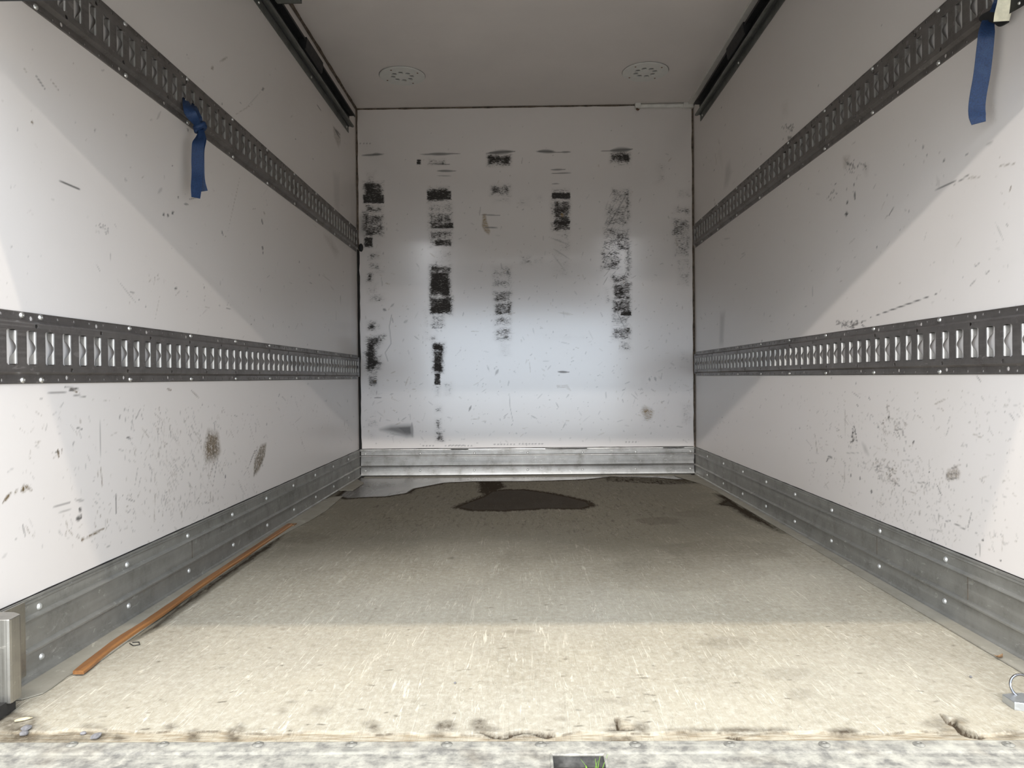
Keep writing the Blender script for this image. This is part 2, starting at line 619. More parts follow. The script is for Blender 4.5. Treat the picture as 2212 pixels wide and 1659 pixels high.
# second
S(924, 404, 970, 437, .84); S(922, 412, 975, 432, .95, 0, .006); S(924, 437, 978, 460, .50); S(924, 458, 978, 496, .70); S(930, 480, 980, 494, .88, 0, .006)
S(926, 496, 978, 536, .60); S(938, 516, 976, 533, .85, 0, .008); S(930, 536, 980, 574, .30); S(926, 572, 976, 590, .8); S(927, 585, 974, 642, .97)
S(927, 640, 978, 680, .93); S(934, 664, 962, 678, 1.0, 0, .008); S(930, 678, 962, 708, .55); S(912, 660, 930, 740, .28)
S(932, 706, 956, 710, .7, 0, .004); S(928, 724, 942, 738, .6); S(932, 740, 962, 762, .82); S(934, 756, 958, 806, .92); S(938, 806, 952, 832, .85, 0, .006); S(940, 832, 953, 856, .6)
S(955, 825, 980, 858, .32); S(940, 876, 956, 892, .55); S(940, 905, 954, 930, .65); S(940, 930, 960, 955, .75)
S(924, 343, 962, 356, .6); S(900, 344, 910, 355, .95, 0, .004)
# third
S(1052, 334, 1104, 358, .93); S(1058, 398, 1104, 424, .66); S(1064, 424, 1102, 440, .35); S(1062, 574, 1106, 626, .48); S(1064, 626, 1107, 655, .62)
S(1066, 652, 1107, 682, .72, 0, .014); S(1066, 682, 1107, 706, .55); S(1068, 706, 1106, 738, .55); S(1076, 738, 1106, 770, .3)
# fourth
S(1193, 408, 1231, 416, .7); S(1192, 416, 1232, 430, .96, 0, .004); S(1194, 430, 1232, 500, .84); S(1188, 424, 1200, 500, .5); S(1196, 477, 1232, 484, 1.0, 0, .004); S(1198, 490, 1232, 497, .9, 0, .004)
S(1192, 500, 1232, 600, .30); S(1216, 520, 1232, 545, .45); S(1124, 552, 1150, 572, .5); S(1152, 556, 1172, 568, .55); S(1120, 424, 1146, 446, .35); S(1158, 422, 1172, 432, .45)
# fifth
S(1318, 330, 1362, 352, .92); S(1332, 350, 1362, 358, .5); S(1320, 404, 1360, 440, .48); S(1350, 410, 1362, 480, .72); S(1306, 440, 1362, 490, .50); S(1300, 490, 1362, 545, .50)
S(1328, 500, 1362, 545, .64); S(1296, 540, 1344, 586, .58); S(1350, 520, 1364, 600, .64); S(1318, 590, 1362, 620, .56); S(1322, 610, 1364, 650, .76); S(1306, 620, 1322, 660, .4)
S(1322, 646, 1364, 680, .74); S(1340, 672, 1364, 682, .95, 0, .005); S(1320, 680, 1364, 706, .5); S(1322, 706, 1364, 735, .68); S(1338, 735, 1364, 760, .5)
# sixth, against the right corner
S(1462, 408, 1494, 428, .42); S(1454, 446, 1492, 465, .55); S(1450, 470, 1492, 512, .58); S(1478, 505, 1492, 540, .62); S(1455, 505, 1490, 556, .45); S(1460, 556, 1494, 620, .35)
S(1415, 350, 1440, 400, .36, 0, .03); S(1466, 755, 1492, 800, .32)
# solid rub lines under the ceiling band
def lb(x0, y0, x1, y1, w=1.6, val=.95, ch=1, taper=True):
    PB.line(bw(x0, y0), bw(x1, y1), w * YB / F_PX * .9, val, ch, taper)


for q in [(776, 336, 834, 333, 3.2), (800, 334, 826, 333, 4), (899, 334, 1000, 331.5, 2.6), (918, 333, 980, 332.5, 4.2), (1050, 331, 1113, 327, 6), (1055, 330, 1108, 326, 5),
          (1155, 327, 1206, 329, 4), (1160, 326, 1200, 327, 4.5), (1207, 329, 1236, 328, 2.4), (1314, 326, 1366, 322, 7), (1330, 325, 1365, 323, 6), (1298, 326, 1316, 326, 1.4),
          (940, 369, 985, 369.5, 3.2), (1187, 367, 1222, 366, 2.4), (1188, 375, 1242, 373, 1.8), (930, 354, 972, 355, 2), (938, 380, 985, 380, 1.2), (1190, 397, 1211, 396.5, 1.4),
          (1202, 803, 1230, 804, 3), (807, 859, 824, 859, 1.6), (832, 684, 847, 690, 0), (1040, 464, 1080, 465, 1.6), (1045, 491, 1080, 492, 2), (930, 492, 982, 490, 4)]:
    if q[4]:
        lb(*q)
for x0, x1, y in [(912, 934, 963), (960, 1018, 963), (1120, 1172, 959), (1066, 1110, 960), (1350, 1372, 955), (970, 1000, 962), (776, 800, 310)]:
    x = x0
    while x < x1:
        lb(x, y, x + 5, y - .3, 1.8, .8)
        x += 7
# dark forklift smear near the floor
PB.poly([bw(822, 928), bw(845, 920), bw(888, 918), bw(891, 942), bw(878, 943), bw(850, 935)], .90, 1, .014)
PB.poly([bw(852, 921), bw(889, 919), bw(891, 940), bw(872, 938)], 1.0, 1, .010)
S(789, 734, 812, 800, .95, 0, .022); S(808, 728, 828, 742, .8, 0, .014)
lb(836, 936, 890, 943, 3, .5); lb(890, 912, 891, 948, 4, .75)
# black cable rub by the rail end, brown drip, brown scrapes
PB.poly([bw(779, 470), bw(790, 482), bw(798, 500), bw(786, 505), bw(779, 500)], .7, 1, .03)
PB.poly([bw(1043, 462), bw(1050, 462), bw(1051, 476), bw(1059, 500), bw(1056, 507), bw(1047, 500), bw(1041, 488)], .75, 2, .004)
lb(1213, 460, 1216, 470, 5, .8, 2); lb(1044, 478, 1048, 472, 4, 1, 2)
PB.poly([bw(1202, 832), bw(1226, 831), bw(1234, 845), bw(1222, 838), bw(1204, 838)], .62, 2, .003)
PB.poly([bw(1384, 888), bw(1392, 876), bw(1412, 888), bw(1408, 902), bw(1398, 908)], .62, 2, .008); S(1386, 878, 1410, 910, .5)
S(1400, 880, 1440, 912, .22); S(1470, 870, 1496, 920, .36); lb(1402, 815, 1404, 824, 3, .6); lb(1414, 813, 1417, 824, 3, .6); lb(1206, 675, 1238, 680, 4, .35, 2)
S(1170, 722, 1270, 736, .22); S(1380, 790, 1402, 860, .16)
lb(843, 664, 852, 655, 3, .5); lb(872, 698, 881, 691, 4, .4); lb(826, 667, 835, 671, 4, .8); lb(1018, 876, 1013, 888, 3, .8); lb(1070, 810, 1077, 797, 4, .5)
PB.poly_line([bw(846, 680), bw(841, 705), bw(845, 742), bw(832, 762), bw(838, 780)], .0028, .6, 1)
PB.poly_line([bw(1100, 850), bw(1102, 880), bw(1108, 910)], .002, .55, 1)
lb(1110, 610, 1085, 655, 1, .3); lb(1186, 512, 1232, 530, 1.6, .5); lb(1192, 535, 1234, 562, 1.6, .5); lb(1190, 545, 1225, 590, 1.2, .4)
lb(1360, 408, 1304, 505, 2.0, .6); lb(1330, 668, 1352, 712, 1.6, .6); lb(1344, 640, 1320, 700, 1.2, .4); lb(1326, 660, 1350, 710, 1.2, .5)
lb(1340, 511, 1362, 518, 2, .7)
# hatching inside the fifth column
for k in range(46):
    x, y = random.uniform(1312, 1360), random.uniform(412, 615)
    lb(x, y, x - random.uniform(4, 16), y + random.uniform(6, 26), 1.1, random.uniform(.3, .7))
for k in range(60):
    x, y = random.choice([(1330, 690), (1342, 660), (1085, 690), (1215, 470)])
    xx, yy = x + random.uniform(-12, 12), y + random.uniform(-45, 45)
    lb(xx - 8, yy, xx + 8, yy + random.uniform(-.6, .6), .9, random.uniform(.2, .5))
# scattered nicks
for k in range(760):
    x, y = random.uniform(782, 1496), 300 + 660 * random.random() ** .5
    L, q = random.expovariate(1 / 5.0) + 1, random.uniform(-math.pi, math.pi)
    lb(x, y, x + L * math.cos(q), y + L * math.sin(q), random.uniform(1.0, 1.9), random.uniform(.15, .6), random.choice([1, 1, 1, 2]))
for k in range(150):
    x, y = random.uniform(785, 1490), random.uniform(250, 950)
    lb(x, y, x + 1.2, y + .5, 1.6, random.uniform(.5, .95))
struct(PB.build('wall_back', lambda U, V, d: np.stack([U, 0 * U + YB, V], -1), M_BACK))

# ---- side walls
UY = graded(Y0, YB, .0021, 1.5)
VZ = np.arange(SK - .012, ZC + .002, .0034)


def side_panel(x):
    P = Panel(UY, VZ)

    def w(px, py):
        p = at(px, py, 0, x)
        return (p.y, p.z)
    return P, w


PL_, wl = side_panel(XL)
PR_, wr = side_panel(XR)


def mk(P, w):
    def line(x0, y0, x1, y1, wd=1.6, val=.8, ch=1, taper=True):
        wd, val = wd * 1.25, min(1.0, val * 1.3)
        a, b = w(x0, y0), w(x1, y1)
        d = (a[0] + b[0]) / 2
        P.line(a, b, max(wd * d / F_PX * .8, .0019), val, ch, taper)

    def blob(pts, val, ch=0, soft=.006):
        P.poly([w(*p) for p in pts], val, ch, soft)

    def scatter(x0, y0, x1, y1, n, L, ang=math.pi / 2, spread=.5, val=(.15, .5), chs=(1, 1, 2), wd=(.8, 1.8)):
        for k in range(n):
            x, y = random.uniform(x0, x1), random.uniform(y0, y1)
            q = ang + random.gauss(0, spread)
            l = random.expovariate(1 / L) + 1.5
            line(x, y, x + l * math.cos(q), y + l * math.sin(q), random.uniform(*wd), random.uniform(*val), random.choice(chs))
    return line, blob, scatter


ll, bl, sl = mk(PL_, wl)
lr, br, sr = mk(PR_, wr)
# left wall, named marks
bl([(450, 932), (470, 937), (475, 975), (464, 992), (446, 995), (442, 965)], 1.0, 2, .014); sl(444, 935, 474, 975, 30, 26, 1.7, .08, (.3, .7), (2, 2, 1))
bl([(563, 962), (575, 958), (572, 985), (560, 1015), (548, 1028), (549, 1000)], .95, 2, .006); sl(550, 965, 570, 1000, 26, 20, 1.85, .08, (.4, .85), (1, 2))
for q in [(4, 1088, 26, 1062, 5, .8, 2), (30, 1068, 40, 1055, 4, .6, 2), (44, 1062, 60, 1048, 9, .75, 2), (52, 1050, 72, 1060, 4, .55, 2), (124, 968, 128, 990, 4, .85, 2), (118, 976, 132, 978, 2, .6, 1),
          (133, 968, 134, 980, 3, .5, 2), (170, 1098, 176, 1104, 6, .95, 1), (163, 1121, 176, 1119, 7, .95, 1), (174, 1106, 176, 1122, 3, .9, 1), (164, 1082, 182, 1080, 3, .5, 1), (110, 1096, 152, 1085, 2, .45, 1),
          (116, 1109, 160, 1097, 2, .5, 1), (178, 1166, 228, 1140, 3.4, .7, 2), (176, 1167, 182, 1163, 5, .8, 2), (143, 1120, 145, 1145, 2.4, .55, 2), (145, 1142, 160, 1158, 1.8, .5, 2), (160, 1158, 178, 1164, 1.4, .35, 2),
          (143, 1148, 142, 1160, 3, .6, 2), (215, 885, 217, 1005, 1.8, .55, 1), (217, 1005, 222, 1062, 2.4, .5, 2), (213, 1005, 210, 1040, 1.2, .4, 2), (250, 1062, 251, 1110, 2.2, .6, 1), (96, 848, 150, 848, 1.6, .5, 1),
          (140, 836, 178, 842, 3, .6, 1), (145, 846, 168, 838, 3, .75, 1), (150, 852, 190, 858, 2, .5, 1), (150, 838, 172, 850, 3, .7, 2), (160, 922, 180, 928, 2, .6, 1), (172, 905, 175, 915, 4, .4, 2),
          (290, 912, 305, 880, 1.4, .5, 1), (272, 944, 283, 947, 3, .7, 1), (303, 918, 322, 946, 1.2, .4, 2), (360, 840, 372, 844, 3, .7, 2), (412, 842, 432, 862, 2.4, .5, 2), (486, 1024, 487, 1032, 3, .9, 1),
          (454, 1058, 456, 1098, 2, .4, 2), (459, 1062, 461, 1090, 2, .4, 2), (48, 1130, 55, 1160, 3, .5, 1), (56, 1135, 64, 1152, 3, .4, 2), (0, 1205, 20, 1196, 2, .45, 1),
          # middle field
          (74, 158, 99, 195, 3, .55, 1), (108, 170, 130, 200, 2, .4, 2), (122, 387, 176, 411, 2.2, .85, 1), (66, 265, 74, 264, 4, .7, 2), (36, 279, 38, 281, 4, .6, 1), (564, 470, 568, 486, 4, .85, 1),
          (568, 455, 574, 466, 2.4, .6, 2), (575, 430, 577, 445, 1.8, .5, 2), (352, 465, 356, 462, 5, .9, 1), (362, 463, 364, 469, 5, .95, 1), (370, 462, 376, 458, 4, .85, 1), (383, 426, 386, 425, 4, .9, 1),
          (396, 439, 408, 443, 2, .8, 1), (478, 497, 482, 508, 3.6, .9, 1), (566, 532, 569, 540, 5, .9, 1), (567, 544, 569, 548, 4, .85, 1), (568, 570, 568, 592, 1.4, .7, 1), (520, 375, 490, 510, 1.0, .38, 2), (488, 508, 486, 514, 1.6, .5, 2),
          (404, 278, 408, 284, 4, .95, 1), (404, 432, 434, 424, 1.2, .6, 1), (456, 149, 462, 144, 5, .6, 2), (472, 135, 494, 122, 3, .45, 2), (565, 195, 571, 190, 4, .6, 1), (530, 235, 565, 196, 1, .3, 1), (505, 250, 548, 223, 1.4, .35, 2),
          (682, 222, 696, 243, 1.6, .85, 1), (637, 295, 639, 303, 1.6, .8, 1), (519, 222, 521, 224, 3, .9, 1), (338, 260, 348, 240, 4, .25, 1), (340, 418, 352, 405, 5, .22, 1), (268, 386, 274, 390, 5, .22, 1),
          (420, 300, 421, 302, 0, 0, 1), (600, 560, 601, 592, 1, .3, 2), (735, 630, 737, 690, 1.2, .35, 1), (725, 655, 726, 690, 1.2, .3, 1), (208, 570, 218, 590, 2, .3, 1), (250, 600, 300, 662, 1, .28, 1),
          (335, 690, 345, 640, 1.2, .25, 2), (238, 544, 240, 570, 1.6, .3, 1), (300, 645, 302, 650, 3, .7, 1), (313, 662, 315, 664, 3.6, .8, 1), (375, 624, 384, 622, 3, .7, 1), (280, 630, 292, 634, 3, .4, 1),
          (392, 625, 378, 640, 1, .35, 2), (645, 560, 648, 572, 2, .6, 1), (690, 590, 690, 598, 2, .6, 1), (205, 485, 240, 498, 2, .18, 1), (440, 620, 442, 622, 3, .6, 1), (542, 700, 543, 702, 3, .7, 1)]:
    if q[4]:
        ll(*q)
sl(205, 480, 240, 500, 26, 4, 1.5, .4, (.25, .6), (1,), (1, 1.8)); sl(322, 590, 345, 605, 10, 10, 2.2, .4, (.2, .4), (2,))
# torn sticker residue beside the track end
bl([(719, 272), (735, 288), (736, 308), (731, 318), (722, 296)], .5, 2, .01); ll(720, 273, 735, 300, 3, .9, 1); ll(724, 278, 735, 292, 2, .8, 1); bl([(720, 372), (733, 380), (733, 470), (722, 440)], .16, 1, .02); bl([(700, 508), (716, 516), (732, 546), (724, 552)], .35, 2, .02)
# scratch fields of the lower left
sl(270, 870, 560, 1100, 420, 9, 1.45, .35, (.12, .42), (1, 1, 2), (.7, 1.4)); sl(320, 900, 470, 1090, 200, 12, 1.35, .2, (.12, .4), (1, 2), (.7, 1.3)); sl(20, 850, 260, 1180, 130, 7, 1.5, .9, (.1, .35), (1, 2)); sl(200, 1060, 460, 1180, 150, 6, 1.5, .7, (.15, .5), (1, 2))
sl(560, 850, 770, 960, 70, 8, 1.5, .4, (.1, .4)); sl(0, 60, 770, 740, 120, 6, 1.6, .8, (.08, .35), (1, 1, 2)); sl(330, 580, 760, 740, 60, 6, 1.5, .5, (.1, .45))
# soft dark marks at the back corner of the left wall
bl([(757, 390), (770, 400), (773, 900), (762, 880)], .10, 1, .03); bl([(776, 470), (776, 500), (768, 488)], .5, 1, .02)
# right wall, named marks
for q in [(1846, 412, 1847, 432, 4.5, .95, 1), (1844, 395, 1846, 404, 2, .8, 1), (1851, 380, 1852, 392, 2, .8, 1), (1829, 440, 1832, 434, 5, .85, 1), (1825, 463, 1832, 462, 6, .9, 1), (1828, 350, 1834, 356, 3, .8, 1), (1841, 352, 1843, 360, 3.4, .9, 1),
          (1839, 374, 1842, 370, 2.4, .7, 1), (1920, 466, 1934, 442, 1.8, .7, 1), (1912, 472, 1920, 462, 1, .4, 1), (1874, 688, 2036, 630, 1.6, .75, 1), (2010, 414, 2072, 388, 1.4, .65, 1), (2060, 400, 2100, 372, 1.6, .55, 1), (2085, 385, 2120, 382, 3, .32, 2), (2180, 416, 2186, 396, 2.4, .6, 2),
          (2036, 350, 2042, 344, 3.4, .65, 1), (2122, 318, 2155, 302, 1.4, .5, 1), (2084, 336, 2094, 332, 1.2, .55, 1), (2150, 480, 2168, 520, 2.4, .25, 1), (1992, 320, 1996, 316, 6, .5, 1), (2002, 334, 2004, 336, 3, .6, 1), (2023, 398, 2030, 390, 18, .12, 1), (2150, 360, 2200, 352, 1.4, .4, 2),
          (2093, 620, 2110, 602, 2.4, .4, 1), (2104, 578, 2112, 570, 2, .5, 1), (2130, 592, 2140, 582, 2, .5, 1), (1963, 455, 1965, 458, 3, .5, 1), (1893, 533, 1896, 534, 3, .7, 1),
          (1882, 1057, 1883, 1067, 5, .9, 1), (1857, 1028, 1858, 1036, 3, .7, 1), (1837, 1022, 1839, 1032, 3, .75, 1), (2007, 1017, 2008, 1022, 4.4, .85, 1), (2001, 1043, 2003, 1046, 4, .8, 1), (1990, 1049, 1992, 1052, 4, .7, 1), (2086, 1005, 2089, 1006, 4, .8, 1), (2122, 1164, 2124, 1169, 5, .95, 1), (2108, 1195, 2109, 1199, 3.4, .9, 1),
          (2159, 1207, 2163, 1213, 2.4, .8, 1), (2022, 1044, 2036, 1074, 1.6, .6, 1), (2117, 1175, 2118, 1210, 1.8, .45, 1), (2020, 1145, 2040, 1148, .9, .3, 1), (2040, 1125, 2042, 1143, .9, .4, 1), (2042, 1126, 2052, 1125, 1, .5, 1), (2052, 1125, 2089, 1146, 1, .55, 1), (2089, 1146, 2100, 1102, 1, .55, 1),
          (1855, 880, 1850, 872, 2, .6, 1), (1917, 905, 1922, 898, 4, .8, 1), (1918, 898, 1916, 870, 1.4, .5, 2), (1760, 935, 1766, 985, 2.4, .5, 2), (1826, 855, 1824, 1060, 1.4, .3, 2), (1918, 848, 1917, 890, 1.4, .35, 2), (2015, 875, 2047, 860, 2.6, .4, 2), (2106, 808, 2122, 828, 1.4, .5, 1),
          (1975, 952, 1970, 960, 3, .8, 1), (1840, 925, 1845, 960, 3, .4, 2), (1875, 855, 1880, 865, 2, .6, 1), (1788, 985, 1800, 990, 3, .6, 1), (1785, 998, 1790, 988, 3, .7, 1), (1542, 425, 1546, 450, 2, .5, 2), (1560, 690, 1562, 740, 3, .22, 1), (1545, 330, 1548, 360, 3, .25, 2), (1551, 300, 1555, 312, 3, .35, 2)]:
    lr(*q)
# smudges
br([(1568, 360), (1576, 350), (1580, 372), (1572, 400), (1564, 405)], .24, 1, .02); br([(1690, 230), (1700, 222), (1702, 245), (1690, 250)], .16, 2, .02); br([(1822, 342), (1834, 340), (1832, 356), (1824, 360)], .5, 2, .012); br([(1866, 360), (1874, 360), (1872, 375)], .25, 1, .015)
br([(1556, 678), (1566, 675), (1562, 745), (1554, 745)], .3, 1, .02); br([(1552, 330), (1558, 325), (1560, 360)], .15, 2, .02)
br([(2142, 225), (2148, 225), (2150, 260), (2146, 262)], .18, 2, .01)
# brown scraped patch
br([(2043, 1025), (2047, 1015), (2068, 1010), (2074, 1022), (2071, 1034), (2050, 1037), (2044, 1035)], .55, 2, .004); lr(2044, 1025, 2072, 1022, 1.6, .5); lr(2046, 1036, 2071, 1032, 1.8, .6); lr(2044, 1018, 2046, 1036, 1.4, .5); lr(2052, 1012, 2080, 1002, 3, .25, 2); lr(2050, 1013, 2070, 1008, 1.4, .5)
br([(1863, 958), (1870, 965), (1876, 982), (1868, 975)], .4, 1, .008)
sr(1838, 918, 1848, 955, 30, 5, 1.4, .3, (.5, .95), (1,), (1.4, 2.6)); sr(1825, 345, 1870, 375, 26, 5, 1.3, .5, (.4, .9), (1,), (1.2, 2.4)); sr(1690, 268, 1712, 300, 34, 3, 1, .6, (.5, .95), (1,), (1.4, 2.2)); sr(1806, 690, 1862, 705, 60, 4, .4, .6, (.3, .9), (1,), (1.2, 2)); sr(1890, 990, 1935, 1035, 110, 5, 1, .7, (.2, .6), (1, 2), (1, 1.8))
sr(1895, 900, 1955, 940, 70, 5, .8, .8, (.2, .55), (1, 2)); sr(1795, 395, 1806, 425, 18, 3, 1.2, .5, (.4, .9), (1,)); sr(1785, 420, 1802, 435, 12, 3, 1.2, .5, (.4, .8), (1,))
sr(1780, 840, 2180, 1180, 420, 7, 1.4, .7, (.1, .38), (1, 1, 2), (.7, 1.5)); sr(1880, 1000, 2060, 1150, 260, 7, 1.5, .35, (.1, .38), (1, 2), (.7, 1.4)); sr(1740, 880, 1990, 1040, 200, 7, 1.3, .5, (.12, .42), (1, 2), (.7, 1.4)); sr(1540, 830, 1780, 980, 80, 6, 1.4, .5, (.1, .35)); sr(1500, 300, 2200, 720, 200, 6, 2.1, .7, (.1, .4), (1, 1, 2)); sr(2100, 850, 2205, 1200, 60, 8, 1.2, .8, (.1, .3), (1, 2))
for P in (PL_, PR_):     # short dark chips
    for k in range(36):
        u, v = UY[random.randrange(40, len(UY) - 10)], random.uniform(.16, 1.9)
        P.line((u, v), (u + .002, v + random.uniform(0, .006)), .0022, random.uniform(.4, .9), 1)
struct(PL_.build('wall_left', lambda U, V, d: np.stack([0 * U + XL, U, V], -1), M_SIDE))
struct(PR_.build('wall_right', lambda U, V, d: np.stack([0 * U + XR, U, V], -1), M_SIDE, flip=True))

# ---- outer skins keep daylight out
struct(MB().box((XL - .06, Y0, -.12), (XL - .012, YB + .06, ZC + .06)).obj('trim_1', M_SHELL))
struct(MB().box((XR + .012, Y0, -.12), (XR + .06, YB + .06, ZC + .06)).obj('trim_2', M_SHELL))
struct(MB().box((XL - .012, YB + .012, -.12), (XR + .012, YB + .06, ZC + .06)).obj('trim_3', M_SHELL))
# rear portal: posts and header round the opening
struct(MB().box((XL - .06, .985, -.12), (XL - .004, Y0, ZC + .06)).obj('trim_4', M_STEEL))
struct(MB().box((XR + .004, .985, -.12), (XR + .06, Y0, ZC + .06)).obj('trim_5', M_STEEL))
struct(MB().box((XL - .004, .985, ZC - .17), (XR + .004, Y0, ZC + .06)).obj('trim_6', M_STEEL))
# ceiling
struct(MB().box((XL - .012, Y0, ZC), (XR + .012, YB + .012, ZC + .05)).obj('ceiling', M_CEIL))
# yard outside
struct(MB().box((-40, -45, -.80), (40, 30, -.75)).obj('ground', M_GROUND))

# ------------------------------------------------------------------ floor
FU = np.arange(XL - .004, XR + .005, .0032)
FV = graded(1.0765, YB + .004, .0019, 2.0)
PF = Panel(FU, FV)


def fl(px, py):
    p = at(px, py, 2, 0)
    return (p.x, p.y)


def fpoly(pts, val, ch, soft=.006):
    PF.poly([fl(*p) for p in pts], val, ch, soft)


# wet areas: along the back, the puddle, the seep at the right flange, the wet edge along the wood strip; last, a broad rear darkening
fpoly([(722, 1073), (747, 1079), (785, 1076), (836, 1074), (887, 1066), (902, 1056), (933, 1050), (964, 1044), (1026, 1041), (1139, 1041), (1205, 1039), (1264, 1037), (1322, 1031), (1419, 1033),
       (1458, 1037), (1501, 1036), (1501, 1018), (770, 1026), (750, 1050)], 1.0, 0, .030)
fpoly([(968, 1097), (996, 1085), (1030, 1073), (1050, 1060), (1089, 1056), (1139, 1056), (1186, 1062), (1244, 1073), (1283, 1083), (1295, 1093), (1264, 1102), (1186, 1101), (1089, 1106), (1011, 1105)], .80, 0, .04)
fpoly([(1027, 1040), (1089, 1040), (1100, 1052), (1060, 1066), (1030, 1066)], .70, 0, .03)
fpoly([(1543, 1066), (1572, 1071), (1590, 1084), (1604, 1095), (1632, 1110), (1665, 1130), (1690, 1151), (1659, 1139), (1635, 1127), (1607, 1115), (1576, 1095), (1543, 1090), (1560, 1080)], .8, 0, .03)
fpoly([(1300, 1031), (1420, 1033), (1500, 1037), (1520, 1044), (1440, 1048), (1300, 1040)], .52, 0, .03)
fpoly([(285, 1384), (340, 1342), (400, 1298), (480, 1240), (560, 1187), (612, 1152), (606, 1166), (575, 1190), (520, 1228), (470, 1262), (400, 1312), (340, 1356)], .72, 0, .016)
fpoly([(0, 1545), (0, 1620), (120, 1600), (60, 1560)], .9, 1, .02)
fpoly([(1030, 1190), (560, 1215), (480, 1180), (760, 1020), (1500, 1015), (1720, 1150), (1560, 1200), (1350, 1215)], .34, 0, .40)  # broad soft darkening of the rear floor, weaker than the wet areas
# rear edge: bare ply step, dark blotches
STEP = []
for k in range(61):
    x = k / 60 * 2212
    STEP.append((x, 1582 + 3.0 * math.sin(k * .9) + 2 * math.sin(k * 2.3 + 1) + (5 if 900 < x < 1250 else 0) - (4 if x < 400 else 0)))
edge_poly = STEP + [(2240, 1612), (-30, 1612)]
fpoly(edge_poly, .85, 3, .0018)
for (x, y, rx, ry, v) in [(368, 1570, 12, 6, .85), (418, 1588, 14, 12, .9), (505, 1588, 18, 16, .85), (520, 1575, 8, 12, .7), (808, 1572, 12, 9, .8), (800, 1562, 20, 6, .4), (962, 1570, 22, 13, .85), (1035, 1566, 18, 12, .85), (1048, 1576, 30, 10, .6),
                          (1330, 1575, 22, 12, .55), (1385, 1572, 16, 14, .7), (1338, 1592, 30, 10, .7), (1500, 1578, 60, 5, .7), (1600, 1578, 60, 6, .75), (1680, 1577, 30, 5, .8), (1820, 1580, 30, 8, .95), (1830, 1582, 24, 6, .9), (2040, 1560, 50, 14, .5),
                          (2060, 1578, 40, 12, .6), (2180, 1585, 30, 8, .6), (2205, 1605, 20, 8, .7), (215, 1585, 30, 10, .75), (255, 1590, 20, 8, .8), (140, 1590, 70, 12, .6), (60, 1600, 70, 14, .65), (30, 1560, 50, 22, .7), (200, 1570, 26, 8, .5),
                          (630, 1516, 9, 3, .7), (610, 1535, 8, 7, .5), (690, 1535, 26, 12, .3), (1318, 1514, 18, 3, .4), (1350, 1520, 14, 3, .4), (1730, 1500, 30, 12, .22), (1570, 1388, 60, 14, .22), (1120, 1365, 30, 5, .3), (1700, 1455, 50, 18, .18), (950, 1586, 30, 6, .7), (1110, 1590, 60, 5, .5), (1215, 1553, 12, 4, .4),
                          (977, 1206, 6, 3, .6), (690, 1110, 14, 4, .35), (654, 1160, 60, 14, .22), (1420, 1125, 50, 9, .35), (1500, 1110, 40, 8, .2), (1480, 1240, 200, 40, .15), (1560, 1190, 150, 24, .2), (820, 1038, 7, 2, .95), (1475, 1038, 22, 2, .9)]:
    fpoly([(x + rx * math.cos(q) * random.uniform(.75, 1.2), y + ry * math.sin(q) * random.uniform(.75, 1.2)) for q in [2 * math.pi * i / 14 for i in range(14)]], v, 1, .006)
# lighter worn drag fields
for (x, y, rx, ry, v) in [(1000, 1300, 200, 50, .5), (1280, 1320, 90, 40, .8), (1220, 1350, 40, 14, .7), (860, 1300, 90, 40, .5), (1650, 1260, 160, 40, .6), (700, 1200, 60, 12, .4), (900, 1420, 120, 50, .5), (650, 1420, 120, 60, .45), (1100, 1150, 200, 30, .35), (700, 1540, 300, 25, .4), (1900, 1480, 200, 60, .45), (1350, 1540, 400, 25, .35), (1540, 1290, 120, 30, .5), (380, 1480, 120, 40, .5)]:
    fpoly([(x + rx * math.cos(q), y + ry * math.sin(q)) for q in [2 * math.pi * i / 16 for i in range(16)]], v, 2, .10)
for k in range(90):      # long pale drag scratches
    x, y = random.uniform(420, 2000), random.uniform(1180, 1560)
    L = random.uniform(20, 110)
    q = random.choice([-.25, .15, .5, -.5, 1.4, 1.7]) + random.gauss(0, .15)
    a, b = fl(x, y), fl(x + L * math.cos(q), y + L * .35 * math.sin(q))
    PF.line(a, b, .0024, random.uniform(.4, .9), 2)
for k in range(170):     # grit
    x, y = random.uniform(200, 2100), 1060 + 530 * random.random()
    a = fl(x, y)
    PF.line(a, (a[0] + random.uniform(0, .012), a[1] + random.uniform(-.003, .003)), .0026, random.uniform(.3, .95), 1)
DZ = np.zeros(PF.a.shape[:2])


def dent(pts, depth, soft):
    Q = Panel(FU, FV)
    Q.poly([fl(*p) for p in pts], 1.0, 0, soft)
    global DZ
    DZ = np.minimum(DZ, -depth * Q.a[..., 0])
    return Q.a[..., 0]


# veneer step along the rear edge and three broken-out gaps
dent(edge_poly, .0030, .0016)
for a, b in zip(STEP[:-1], STEP[1:]):
    PF.line(fl(*a), fl(*b), .0024, random.choice([.15, .3, .5, .75, .9]), 1)
CR1 = [(1036, 1581), (1060, 1583), (1090, 1586), (1106, 1580), (1130, 1577), (1160, 1579), (1180, 1584), (1193, 1581), (1196, 1586), (1182, 1591), (1160, 1585), (1132, 1583), (1110, 1588), (1092, 1592), (1066, 1590)]
CR2 = [(1320, 1573), (1332, 1571), (1330, 1552), (1334, 1550), (1338, 1570), (1366, 1572), (1366, 1577), (1340, 1577), (1322, 1577)]
CR3 = [(2033, 1542), (2046, 1551), (2062, 1553), (2066, 1562), (2078, 1570), (2095, 1578), (2124, 1589), (2118, 1592), (2092, 1588), (2072, 1580), (2060, 1568), (2046, 1562)]
CR4 = [(1570, 1590), (1582, 1585), (1598, 1590), (1604, 1596), (1590, 1593)]
for cr in (CR1, CR2, CR3, CR4):
    dent(cr, .012, .0022)
    fpoly(cr, 2.2, 1, .0042)  # painted dark past the gap edges to stand for undercut shade
